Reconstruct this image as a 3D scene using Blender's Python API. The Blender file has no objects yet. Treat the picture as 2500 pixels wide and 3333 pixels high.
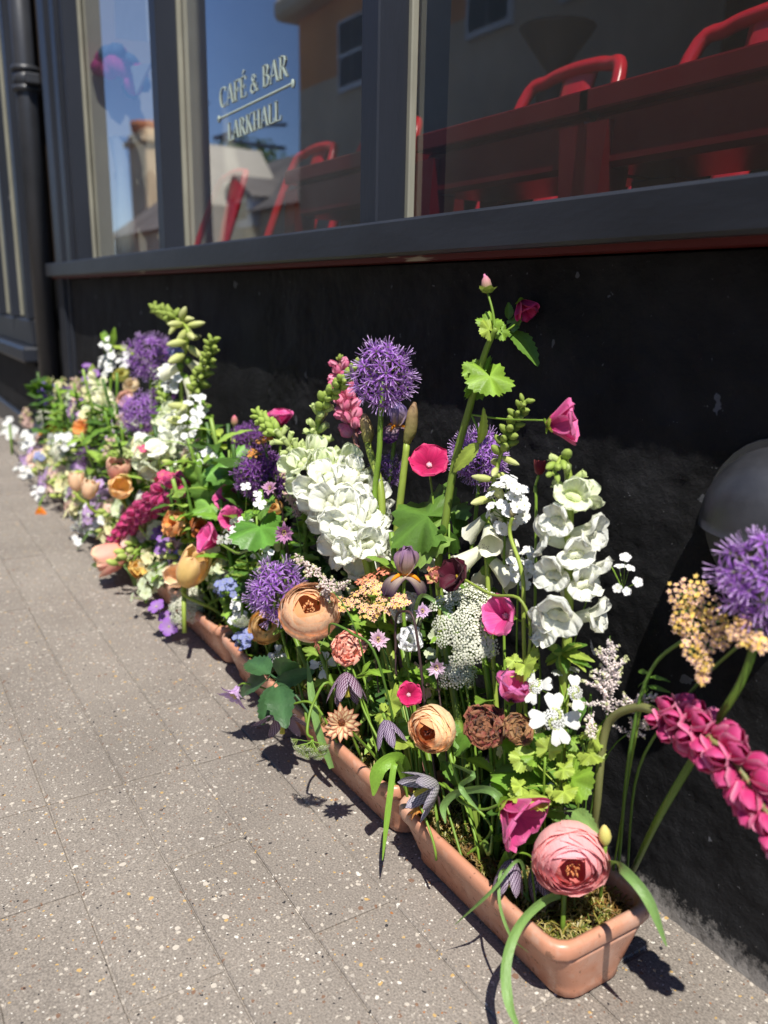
import bpy, math, random
import numpy as np
from mathutils import Matrix, Vector
SC = bpy.context.scene
COL = SC.collection
rnd = random.Random(7)
S = 0.67                       # metres per design unit (1 unit = camera height)
R_ = math.radians
# ------------------------------------------------------------------ camera
F_PX, PPX, PPY = 2700.0, 1250.0, 1666.5     # focal length and centre in photo pixels (2500 x 3333)
_x = -np.array([-1725, 727, -F_PX]); _x /= np.linalg.norm(_x)
_u = np.array([205, 10492, F_PX]); _u -= _x * _u.dot(_x); _u /= np.linalg.norm(_u)
RW = np.array([_x, np.cross(_u, _x), _u])    # world = RW @ camera
CR, CU, CT = RW @ np.array([1., 0, 0]), RW @ np.array([0, 1., 0]), RW @ np.array([0, 0, 1.])
cam = bpy.data.cameras.new('camera'); camo = bpy.data.objects.new('camera', cam); COL.objects.link(camo)
cm = Matrix.Identity(4)
for i in range(3):
    for j in range(3): cm[i][j] = float(RW[i][j])
cm.translation = (0, 0, S)
camo.matrix_world = cm
cam.sensor_fit = 'VERTICAL'; cam.sensor_height = 36; cam.lens = F_PX / 3333 * 36
cam.clip_start = 0.02; cam.clip_end = 2000
cam.dof.use_dof = True; cam.dof.focus_distance = 1.5 * S; cam.dof.aperture_fstop = 4.2
SC.camera = camo
# ------------------------------------------------------------------ light
LIGHT = Vector((-0.43, 0.21, -0.878)).normalized()
w = bpy.data.worlds.new('World'); SC.world = w; w.use_nodes = True
nt = w.node_tree; bg = nt.nodes['Background']
sky = nt.nodes.new('ShaderNodeTexSky'); sky.sky_type = 'NISHITA'; sky.sun_disc = False
sky.sun_elevation = math.asin(-LIGHT.z); sky.sun_rotation = math.atan2(-LIGHT.x, -LIGHT.y)
sky.air_density = 1.0; sky.dust_density = 0.0; sky.ozone_density = 3.5
tint = nt.nodes.new('ShaderNodeMixRGB'); tint.blend_type = 'MULTIPLY'; tint.inputs[0].default_value = 1; tint.inputs[2].default_value = (.86, .96, 1.22, 1)
nt.links.new(sky.outputs[0], tint.inputs[1]); nt.links.new(tint.outputs[0], bg.inputs[0]); bg.inputs[1].default_value = 0.08
sun = bpy.data.lights.new('sun', 'SUN'); sun.energy = 5.0; sun.angle = R_(0.53); sun.color = (1, .955, .88)
suno = bpy.data.objects.new('sun', sun); COL.objects.link(suno)
suno.rotation_euler = LIGHT.to_track_quat('-Z', 'Y').to_euler(); suno.location = (3, -3, 8)
vs = SC.view_settings; vs.view_transform = 'Standard'; vs.look = 'None'; vs.exposure = 0.38; vs.gamma = 1
SC.render.engine = 'CYCLES'
SC.cycles.use_denoising = True; SC.cycles.max_bounces = 8; SC.cycles.transparent_max_bounces = 24
SC.cycles.caustics_reflective = False; SC.cycles.caustics_refractive = False
# ------------------------------------------------------------------ pixel -> world helpers (design units)
def ray(px, py): return RW @ np.array([px - PPX, -(py - PPY), -F_PX])
def P(px, py, Y):
    d = ray(px, py); return d * (Y / d[1]) + np.array([0, 0, 1.])
def G(px, py, z=0.0):
    d = ray(px, py); return d * ((z - 1) / d[2]) + np.array([0, 0, 1.])
def PX(p): return -CT.dot(np.asarray(p) - np.array([0, 0, 1.])) / F_PX      # size of one photo pixel at p
def ax(r, u, t):
    v = CR * r + CU * u + CT * t; return v / np.linalg.norm(v)
def nrm(v): v = np.asarray(v, float); return v / (np.linalg.norm(v) + 1e-12)
def frame(axis, pos=(0, 0, 0), roll=0.0, s=1.0):
    z = nrm(axis); h = np.array([0, 0, 1.]) if abs(z[2]) < .95 else np.array([1., 0, 0])
    x = nrm(np.cross(h, z)); y = np.cross(z, x)
    c, sn = math.cos(roll), math.sin(roll)
    x, y = x * c + y * sn, y * c - x * sn
    M = np.eye(4); M[:3, 0] = x * s; M[:3, 1] = y * s; M[:3, 2] = z * s; M[:3, 3] = pos
    return M
def lin(r, g, b):
    f = lambda v: (v / 255 / 12.92) if v / 255 <= .04045 else ((v / 255 + .055) / 1.055) ** 2.4
    return np.array([f(r), f(g), f(b)])
def mix(a, b, t): return np.asarray(a) * (1 - t) + np.asarray(b) * t
# ------------------------------------------------------------------ mesh builder
class MB:
    def __init__(s): s.v = []; s.f = []; s.c = []; s.uv = []; s.n = 0
    def add(s, V, F, col, uv=None, M=None):
        V = np.asarray(V, float)
        if M is not None: V = V @ M[:3, :3].T + M[:3, 3]
        k = len(V); col = np.asarray(col, float)
        if col.ndim == 1: col = np.tile(col, (k, 1))
        s.v.append(V); s.c.append(col); s.uv.append(np.zeros((k, 2)) if uv is None else np.asarray(uv, float))
        n = s.n; s.f.extend([tuple(i + n for i in f) for f in F]); s.n += k
        return s
    def addmb(s, o, M=None):
        if o.n: s.add(np.vstack(o.v), o.f, np.vstack(o.c), np.vstack(o.uv), M)
        return s
    def mesh(s, name, mat, off=(0, 0, 0), smooth=True):
        me = bpy.data.meshes.new(name)
        V = (np.vstack(s.v) - np.asarray(off)) * S
        me.from_pydata(V.tolist(), [], s.f)
        k = len(V)
        a = me.attributes.new('Col', 'FLOAT_COLOR', 'POINT')
        a.data.foreach_set('color', np.hstack([np.vstack(s.c), np.ones((k, 1))]).astype(np.float32).ravel())
        a = me.attributes.new('pu', 'FLOAT2', 'POINT')
        a.data.foreach_set('vector', np.vstack(s.uv).astype(np.float32).ravel())
        if smooth: me.polygons.foreach_set('use_smooth', [True] * len(me.polygons))
        if mat: me.materials.append(MAT[mat])
        me.update(); return me
class Thing:
    def __init__(s, name, label, cat, loc, group=None, kind=None):
        s.loc = np.asarray(loc, float)
        o = bpy.data.objects.new(name, None); COL.objects.link(o); o.empty_display_size = .02
        o.location = Vector(s.loc * S); s.e = o
        o['label'] = label; o['category'] = cat
        if group: o['group'] = group
        if kind: o['kind'] = kind
    def part(s, name, mb, mat, parent=None, smooth=True, label=None, kind=None):
        if mb.n == 0: return None
        o = bpy.data.objects.new(name, mb.mesh(name, mat, s.loc, smooth)); COL.objects.link(o)
        o.parent = parent or s.e
        if label: o['label'] = label
        if kind: o['kind'] = kind
        return o
    def inst(s, name, me, M, parent=None):
        o = bpy.data.objects.new(name, me); COL.objects.link(o); o.parent = parent or s.e
        m = Matrix([[float(v) for v in r] for r in M]); m.translation = Vector((np.asarray(M)[:3, 3] - s.loc) * S)
        o.matrix_local = m; return o
def solo(name, mb, mat, label=None, cat=None, group=None, kind=None, smooth=True, loc=None):
    V = np.vstack(mb.v)
    if loc is None: loc = np.array([V[:, 0].mean(), V[:, 1].mean(), V[:, 2].min()])
    o = bpy.data.objects.new(name, mb.mesh(name, mat, loc, smooth)); COL.objects.link(o); o.location = Vector(np.asarray(loc) * S)
    for k, v in (('label', label), ('category', cat), ('group', group), ('kind', kind)):
        if v: o[k] = v
    return o
# ------------------------------------------------------------------ shapes
def grid_faces(nu, nv, closed=False):
    F = []
    for i in range(nu - 1):
        for j in range(nv - 1 if not closed else nv):
            a, b = i * nv + j, i * nv + (j + 1) % nv
            F.append((a, b, b + nv, a + nv))
    return F
def box(a, b):
    (x0, y0, z0), (x1, y1, z1) = a, b
    V = [(x0, y0, z0), (x1, y0, z0), (x1, y1, z0), (x0, y1, z0), (x0, y0, z1), (x1, y0, z1), (x1, y1, z1), (x0, y1, z1)]
    return V, [(0, 3, 2, 1), (4, 5, 6, 7), (0, 1, 5, 4), (1, 2, 6, 5), (2, 3, 7, 6), (3, 0, 4, 7)]
def bevbox(a, b, r):
    """box with chamfered edges (24 verts)"""
    a = np.asarray(a, float); b = np.asarray(b, float); V = []; idx = {}
    for sx in (0, 1):
        for sy in (0, 1):
            for sz in (0, 1):
                for ax_ in range(3):
                    c = [b[k] if s_ else a[k] for k, s_ in enumerate((sx, sy, sz))]
                    for k, s_ in enumerate((sx, sy, sz)):
                        if k != ax_: c[k] += -r if s_ else r
                    idx[(sx, sy, sz, ax_)] = len(V); V.append(c)
    F = []
    for ax_ in range(3):
        o = [k for k in range(3) if k != ax_]
        for s_ in (0, 1):
            q = []
            for (p, t) in ((0, 0), (1, 0), (1, 1), (0, 1)):
                k = [0, 0, 0]; k[ax_] = s_; k[o[0]] = p; k[o[1]] = t; q.append(idx[(*k, ax_)])
            F.append(q if (s_ == 1) ^ (ax_ == 1) else q[::-1])
        for p in (0, 1):
            for t in (0, 1):
                k0 = [0, 0, 0]; k1 = [0, 0, 0]; k0[o[0]] = k1[o[0]] = p; k0[o[1]] = k1[o[1]] = t; k1[ax_] = 1
                F.append((idx[(*k0, o[0])], idx[(*k1, o[0])], idx[(*k1, o[1])], idx[(*k0, o[1])]))
    for sx in (0, 1):
        for sy in (0, 1):
            for sz in (0, 1): F.append(tuple(idx[(sx, sy, sz, k)] for k in range(3)))
    return V, F
def catmull(pts, n=6):
    p = [np.asarray(q, float) for q in pts]
    if len(p) < 3: return [mix(p[0], p[-1], t) for t in np.linspace(0, 1, n + 1)]
    p = [2 * p[0] - p[1]] + p + [2 * p[-1] - p[-2]]; out = []
    for i in range(1, len(p) - 2):
        for k in range(n):
            t = k / n
            out.append(.5 * (2 * p[i] + (p[i + 1] - p[i - 1]) * t + (2 * p[i - 1] - 5 * p[i] + 4 * p[i + 1] - p[i + 2]) * t * t + (3 * p[i] - p[i - 1] - 3 * p[i + 1] + p[i + 2]) * t ** 3))
    out.append(p[-2]); return out
def bez(a, b, c, d, n=10):
    t = np.linspace(0, 1, n + 1)[:, None]
    a, b, c, d = [np.asarray(q, float) for q in (a, b, c, d)]
    return list((1 - t) ** 3 * a + 3 * (1 - t) ** 2 * t * b + 3 * (1 - t) * t * t * c + t ** 3 * d)
def tube(path, r, n=6, cap=True):
    path = [np.asarray(p, float) for p in path]; m = len(path)
    r = np.full(m, r) if np.isscalar(r) else np.interp(np.linspace(0, 1, m), np.linspace(0, 1, len(r)), r)
    V = []; uv = []; up = None
    for i, p in enumerate(path):
        t = nrm(path[min(i + 1, m - 1)] - path[max(i - 1, 0)])
        if up is None: up = np.array([0, 0, 1.]) if abs(t[2]) < .9 else np.array([1., 0, 0])
        x = nrm(np.cross(up, t)); y = np.cross(t, x); up = y
        for k in range(n):
            a = 2 * math.pi * k / n; V.append(p + (x * math.cos(a) + y * math.sin(a)) * r[i]); uv.append((k / n, i / (m - 1)))
    F = grid_faces(m, n, True)
    F = [f[::-1] for f in F]
    if cap: F += [tuple(range(n)), tuple(range((m - 1) * n, m * n))[::-1]]
    return np.array(V), F, np.array(uv)
def lathe(prof, n=12, cap=False):
    V = []; uv = []
    for i, (r, z) in enumerate(prof):
        for k in range(n):
            a = 2 * math.pi * k / n; V.append((r * math.cos(a), r * math.sin(a), z)); uv.append((k / n, i / (len(prof) - 1)))
    F = [f[::-1] for f in grid_faces(len(prof), n, True)]
    return np.array(V), [f[::-1] for f in F], np.array(uv)
def ell(rx, ry, rz, n=8, m=5):
    V, F, uv = lathe([(math.sin(math.pi * i / m) + 1e-4, -math.cos(math.pi * i / m)) for i in range(m + 1)], n)
    return V * np.array([rx, ry, rz]), F, uv
OCT_V = np.array([(1, 0, 0), (-1, 0, 0), (0, 1, 0), (0, -1, 0), (0, 0, 1), (0, 0, -1)], float)
OCT_F = [(0, 2, 4), (2, 1, 4), (1, 3, 4), (3, 0, 4), (2, 0, 5), (1, 2, 5), (3, 1, 5), (0, 3, 5)]
def petal(L, W, a0, a1, cup=0., base=.25, b=3., c=.55, ruf=0., rk=2.5, nu=7, nv=5, r0=0., z0=0., ph=0., notch=0., wrap=0., ae=1., az=0., jag=0.):
    """petal of a flower whose axis is +Z; a0/a1 = degrees from the axis at base and tip"""
    t = np.linspace(0, 1, nu) ** .8; v = np.linspace(-1, 1, nv)
    an = np.radians(a0 + (a1 - a0) * t ** ae)
    dt = np.diff(t); r = r0 + L * np.concatenate([[0], np.cumsum(dt * (np.sin(an[1:]) + np.sin(an[:-1])) / 2)])
    z = z0 + L * np.concatenate([[0], np.cumsum(dt * (np.cos(an[1:]) + np.cos(an[:-1])) / 2)])
    pr = (base + (1 - base) * t ** .75) * np.clip(1 - t ** b, 0, 1) ** c; pr = pr / pr.max()
    w = W / 2 * np.maximum(pr, .02)
    T, Vv = np.meshgrid(t, v, indexing='ij')
    y = w[:, None] * Vv; rr = np.repeat(r[:, None], nv, 1); zz = np.repeat(z[:, None], nv, 1); A = np.repeat(an[:, None], nv, 1)
    off = cup * w[:, None] * Vv ** 2 + ruf * L * T ** 2 * np.sin(rk * math.pi * Vv + ph) * (.35 + .65 * np.abs(Vv)) + ruf * .5 * L * T ** 3 * np.sin(5.3 * Vv + 2 * ph)
    rr = rr - off * np.cos(A); zz = zz + off * np.sin(A)
    if notch or jag:
        k = 1 - notch * np.exp(-(Vv / .3) ** 2) * T ** 3 - jag * (np.arange(nv)[None, :] % 2) * T ** 5
        rr = r0 + (rr - r0) * k; zz = z0 + (zz - z0) * k
    if wrap:
        f = y / np.maximum(np.abs(rr), .18 * W + 1e-6) * wrap; x = rr * np.cos(f); y = (np.abs(rr) + 1e-6) * np.sin(f) * (1 / max(wrap, 1e-6)) ** 0 ; rr = x
    ca, sa = math.cos(az), math.sin(az)
    V = np.stack([rr * ca - y * sa, rr * sa + y * ca, zz], -1).reshape(-1, 3)
    return V, grid_faces(nu, nv), np.stack([Vv, T], -1).reshape(-1, 2)
def gcol(uv, c0, c1, p=1.0, edge=None, ep=8):
    t = np.clip(uv[:, 1], 0, 1)[:, None] ** p
    c = np.asarray(c0) * (1 - t) + np.asarray(c1) * t
    if edge is not None:
        e = np.clip(np.maximum(np.abs(uv[:, 0]), uv[:, 1]), 0, 1)[:, None] ** ep; c = c * (1 - e) + np.asarray(edge) * e
    return c
# ------------------------------------------------------------------ materials
MAT = {}
def newmat(name):
    m = bpy.data.materials.new(name); m.use_nodes = True; n = m.node_tree; n.nodes.clear(); MAT[name] = m
    out = n.nodes.new('ShaderNodeOutputMaterial')
    def N(t, **kw):
        x = n.nodes.new('ShaderNode' + t)
        for k, v in kw.items():
            if k in x.inputs.keys() if isinstance(k, str) else False: x.inputs[k].default_value = v
            elif hasattr(x, k): setattr(x, k, v)
            else: x.inputs[k.replace('_', ' ')].default_value = v
        return x
    def L(a, b): n.links.new(a, b)
    return m, N, L, out
def mathn(N, L, op, a, b=None):
    x = N('Math', operation=op)
    for i, v in enumerate((a, b)):
        if v is None: continue
        if hasattr(v, 'is_output'): L(v, x.inputs[i])
        else: x.inputs[i].default_value = v
    return x.outputs[0]
def ramp(N, L, fac, stops):
    x = N('ValToRGB'); L(fac, x.inputs[0]); e = x.color_ramp.elements
    while len(e) < len(stops): e.new(.5)
    for k, (p, c) in zip(e, stops):
        k.position = p; k.color = (c, c, c, 1) if np.isscalar(c) else (*c, 1)
    return x.outputs[0]
def mixc(N, L, fac, a, b, bt='MIX'):
    x = N('MixRGB', blend_type=bt)
    for i, v in enumerate((fac, a, b)):
        if hasattr(v, 'is_output'): L(v, x.inputs[i])
        elif np.isscalar(v): x.inputs[i].default_value = v
        else: x.inputs[i].default_value = (*v, 1)
    return x.outputs[0]
def organic(name, rough, spec, trans, streak=(26, 1.6, 1), amp=.25, bump=.15, tint=(1, 1, 1), check=None, sheen=0, gain=1.0):
    m, N, L, out = newmat(name)
    at = N('Attribute', attribute_name='Col'); pu = N('Attribute', attribute_name='pu')
    mp = N('Mapping'); L(pu.outputs['Vector'], mp.inputs[0]); mp.inputs['Scale'].default_value = streak
    nz = N('TexNoise'); nz.inputs['Scale'].default_value = 1.0; nz.inputs['Detail'].default_value = 3; L(mp.outputs[0], nz.inputs['Vector'])
    tc = N('TexCoord'); n2 = N('TexNoise'); n2.inputs['Scale'].default_value = 60; n2.inputs['Detail'].default_value = 2; L(tc.outputs['Object'], n2.inputs['Vector'])
    oi = N('ObjectInfo')
    k = mathn(N, L, 'MULTIPLY_ADD', nz.outputs['Fac'], amp * 2); k.node.inputs[2].default_value = 1 - amp
    k2 = mathn(N, L, 'MULTIPLY_ADD', n2.outputs['Fac'], .3); k2.node.inputs[2].default_value = .85
    k3 = mathn(N, L, 'MULTIPLY_ADD', oi.outputs['Random'], .18); k3.node.inputs[2].default_value = .9
    kk = mathn(N, L, 'MULTIPLY', mathn(N, L, 'MULTIPLY', k, k2), k3)
    cb = N('CombineXYZ')
    for i in range(3): L(kk, cb.inputs[i])
    kk.node.inputs[1].default_value = 1; cbk = N('VectorMath', operation='SCALE'); L(cb.outputs[0], cbk.inputs[0]); cbk.inputs['Scale'].default_value = gain; col = mixc(N, L, 1.0, at.outputs['Color'], cbk.outputs[0], 'MULTIPLY')
    if check:
        m2 = N('Mapping'); L(pu.outputs['Vector'], m2.inputs[0]); m2.inputs['Scale'].default_value = check; m2.inputs['Rotation'].default_value = (0, 0, .2)
        ck = N('TexChecker'); ck.inputs['Scale'].default_value = 1; L(m2.outputs[0], ck.inputs['Vector'])
        col = mixc(N, L, mathn(N, L, 'MULTIPLY', ck.outputs['Fac'], .9), mixc(N, L, 1.0, col, (.55, .5, .55), 'MULTIPLY'), mixc(N, L, .55, col, (.72, .62, .72)))
    p = N('BsdfPrincipled'); p.inputs['Roughness'].default_value = rough; p.inputs['Specular IOR Level'].default_value = spec
    p.inputs['Sheen Weight'].default_value = sheen
    L(col, p.inputs['Base Color'])
    if bump:
        bp = N('Bump'); bp.inputs['Strength'].default_value = bump; bp.inputs['Distance'].default_value = .002
        L(nz.outputs['Fac'], bp.inputs['Height']); L(bp.outputs[0], p.inputs['Normal'])
    if trans:
        tr = N('BsdfTranslucent'); L(mixc(N, L, 1.0, col, tint, 'MULTIPLY'), tr.inputs[0])
        ms = N('MixShader'); ms.inputs[0].default_value = trans; L(p.outputs[0], ms.inputs[1]); L(tr.outputs[0], ms.inputs[2]); L(ms.outputs[0], out.inputs[0])
    else: L(p.outputs[0], out.inputs[0])
    return m
organic('petal', .55, .25, .26, streak=(14, 1.4, 1), amp=.14, bump=.3, sheen=.1, gain=1.06)
organic('white_petal', .5, .25, .40, streak=(16, 1.2, 1), amp=.16, bump=.35, gain=1.16)
organic('veined', .5, .3, .28, streak=(9, .8, 1), amp=.42, bump=.45, sheen=.1)
organic('fritil', .5, .3, .25, streak=(5, 3, 1), amp=.3, check=(5.5, 13, 1))
organic('leaf', .42, .45, .33, streak=(5, 9, 1), amp=.22, bump=.35, tint=(1.15, 1.1, .5), gain=1.28)
organic('stem', .45, .4, .08, streak=(3, 6, 1), amp=.2, bump=.1, gain=1.1)
def simple(name, col, rough=.5, spec=.5, noise=0, nscale=20, bump=0, bscale=80, metal=0, streak=None, chip=None):
    m, N, L, out = newmat(name)
    p = N('BsdfPrincipled'); p.inputs['Roughness'].default_value = rough; p.inputs['Specular IOR Level'].default_value = spec; p.inputs['Metallic'].default_value = metal
    tc = N('TexCoord'); src = tc.outputs['Object']
    if streak: mp = N('Mapping'); L(src, mp.inputs[0]); mp.inputs['Scale'].default_value = streak; src = mp.outputs[0]
    nz = N('TexNoise'); nz.inputs['Scale'].default_value = nscale; nz.inputs['Detail'].default_value = 5; L(src, nz.inputs['Vector'])
    f = ramp(N, L, nz.outputs['Fac'], [(.3, 1 - noise), (.7, 1 + noise)])
    cc = mixc(N, L, 1.0, col, f, 'MULTIPLY')
    if chip:
        n5 = N('TexNoise'); n5.inputs['Scale'].default_value = chip[0]; n5.inputs['Detail'].default_value = 7; n5.inputs['Roughness'].default_value = .65; L(src, n5.inputs['Vector'])
        cc = mixc(N, L, mathn(N, L, 'MULTIPLY', ramp(N, L, n5.outputs['Fac'], [(chip[1], 0), (chip[1] + .02, 1)]), chip[3]), cc, chip[2])
    L(cc, p.inputs['Base Color'])
    if bump:
        n3 = N('TexNoise'); n3.inputs['Scale'].default_value = bscale; n3.inputs['Detail'].default_value = 4; L(src, n3.inputs['Vector'])
        bp = N('Bump'); bp.inputs['Strength'].default_value = bump; bp.inputs['Distance'].default_value = .003; L(n3.outputs['Fac'], bp.inputs['Height']); L(bp.outputs[0], p.inputs['Normal'])
    L(p.outputs[0], out.inputs[0]); return m
# ------------------------------------------------------------------ setting materials
simple('frame_paint', (.0185, .0212, .029), .42, .5, noise=.22, nscale=9, bump=.12, bscale=140, streak=(1, 1, .25), chip=(38, .69, (.2, .2, .2), .7))
simple('sill_paint', (.021, .0238, .031), .45, .5, noise=.25, nscale=14, bump=.2, bscale=90, streak=(.35, 1, 1), chip=(45, .68, (.008, .009, .011), .8))
simple('pipe_paint', (.036, .038, .044), .4, .5, noise=.15, nscale=12, bump=.1)
simple('hood_paint', (.034, .035, .04), .36, .5, noise=.35, nscale=25, bump=.12, bscale=160)
simple('bead_putty', (.28, .27, .21), .6, .3, noise=.18, nscale=30, bump=.2, streak=(1, 1, .2))
simple('mortar', (.19, .166, .142), .9, .2, noise=.2, nscale=60, bump=.5, bscale=300)
simple('asphalt', (.06, .06, .06), .9, .2, noise=.2, nscale=60, bump=.5, bscale=200)
simple('kerb_stone', (.26, .25, .23), .85, .2, noise=.2, nscale=20)
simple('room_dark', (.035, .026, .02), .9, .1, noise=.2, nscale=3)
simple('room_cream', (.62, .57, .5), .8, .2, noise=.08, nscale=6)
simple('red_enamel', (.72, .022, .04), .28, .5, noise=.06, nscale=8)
simple('red_shaded', (.13, .004, .009), .35, .4, noise=.08, nscale=8)  # chair red darkened: the tables' shade is put into the base colour
simple('soil', (.02, .014, .009), .95, .1, noise=.3, nscale=60, bump=1, bscale=120)
simple('slate', (.17, .155, .14), .85, .2, noise=.25, nscale=.8, bump=.3, bscale=3)
simple('stone_cream', (.7, .53, .33), .9, .2, noise=.15, nscale=1.0)
simple('render_white', (.46, .43, .36), .9, .2, noise=.06, nscale=1.5)
simple('render_ochre', (.78, .32, .09), .9, .2, noise=.25, nscale=.7)
simple('white_paint', (.75, .75, .74), .5, .4, noise=.05)
simple('dark_glass', (.012, .013, .017), .7, .2)
simple('brick_pot', (.45, .17, .08), .9, .2, noise=.2, nscale=3)
simple('iron', (.03, .03, .03), .5, .4)
simple('paper', (.7, .7, .68), .8, .2, noise=.05)
simple('picture_print', (.35, .33, .26), .8, .2, noise=.3, nscale=6)
simple('letter_paint', (.58, .69, .60), .6, .3)
simple('awning', (.14, .1, .17), .8, .2, noise=.1)
def red_wood():
    m, N, L, out = newmat('red_wood'); p = N('BsdfPrincipled'); p.inputs['Roughness'].default_value = .5
    tc = N('TexCoord'); mp = N('Mapping'); L(tc.outputs['Object'], mp.inputs[0]); mp.inputs['Scale'].default_value = (3, 14, 30)
    nz = N('TexNoise'); nz.inputs['Scale'].default_value = 1.5; nz.inputs['Detail'].default_value = 3; L(mp.outputs[0], nz.inputs['Vector'])
    L(mixc(N, L, ramp(N, L, nz.outputs['Fac'], [(.66, 0), (.68, 1)]), (.10, .007, .006), (.4, .33, .24)), p.inputs['Base Color']); L(p.outputs[0], out.inputs[0])
red_wood()
def wall_mat():
    m, N, L, out = newmat('black_render'); p = N('BsdfPrincipled')
    g = N('NewGeometry'); sp = N('SeparateXYZ'); L(g.outputs['Position'], sp.inputs[0])
    n1 = N('TexNoise'); n1.inputs['Scale'].default_value = 95; n1.inputs['Detail'].default_value = 8; n1.inputs['Roughness'].default_value = .7; L(g.outputs['Position'], n1.inputs['Vector'])
    n2 = N('TexNoise'); n2.inputs['Scale'].default_value = 11; n2.inputs['Detail'].default_value = 5; L(g.outputs['Position'], n2.inputs['Vector'])
    n4 = N('TexNoise'); n4.inputs['Scale'].default_value = 260; n4.inputs['Detail'].default_value = 2; L(g.outputs['Position'], n4.inputs['Vector'])
    col = mixc(N, L, ramp(N, L, n2.outputs['Fac'], [(.35, 0), (.7, 1)]), (.006, .006, .0066), (.018, .018, .0194))
    # scuffs: small pale chips in the paint
    chip = ramp(N, L, mathn(N, L, 'MULTIPLY', n4.outputs['Fac'], n1.outputs['Fac']), [(.415, 0), (.45, 1)])
    col = mixc(N, L, mathn(N, L, 'MULTIPLY', chip, .55), col, (.22, .22, .23))
    n5 = N('TexNoise'); n5.inputs['Scale'].default_value = 24; n5.inputs['Detail'].default_value = 4; L(g.outputs['Position'], n5.inputs['Vector'])
    fl = ramp(N, L, n5.outputs['Fac'], [(.70, 0), (.71, 1)])
    col = mixc(N, L, mathn(N, L, 'MULTIPLY', fl, .8), col, (.12, .125, .14))
    # mineral dust creeping up from the pavement joint
    hz = mathn(N, L, 'SUBTRACT', 1.0, mathn(N, L, 'DIVIDE', sp.outputs[2], .07))
    d = ramp(N, L, mathn(N, L, 'ADD', mathn(N, L, 'MULTIPLY', hz, .42), mathn(N, L, 'MULTIPLY', n1.outputs['Fac'], .55)), [(.54, 0), (.68, 1)])
    col = mixc(N, L, mathn(N, L, 'MULTIPLY', d, .7), col, (.3, .28, .26))
    L(col, p.inputs['Base Color']); p.inputs['Roughness'].default_value = .75; p.inputs['Specular IOR Level'].default_value = .2
    bp = N('Bump'); bp.inputs['Strength'].default_value = .75; bp.inputs['Distance'].default_value = .004; L(n1.outputs['Fac'], bp.inputs['Height']); L(bp.outputs[0], p.inputs['Normal'])
    L(p.outputs[0], out.inputs[0])
wall_mat()
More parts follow.
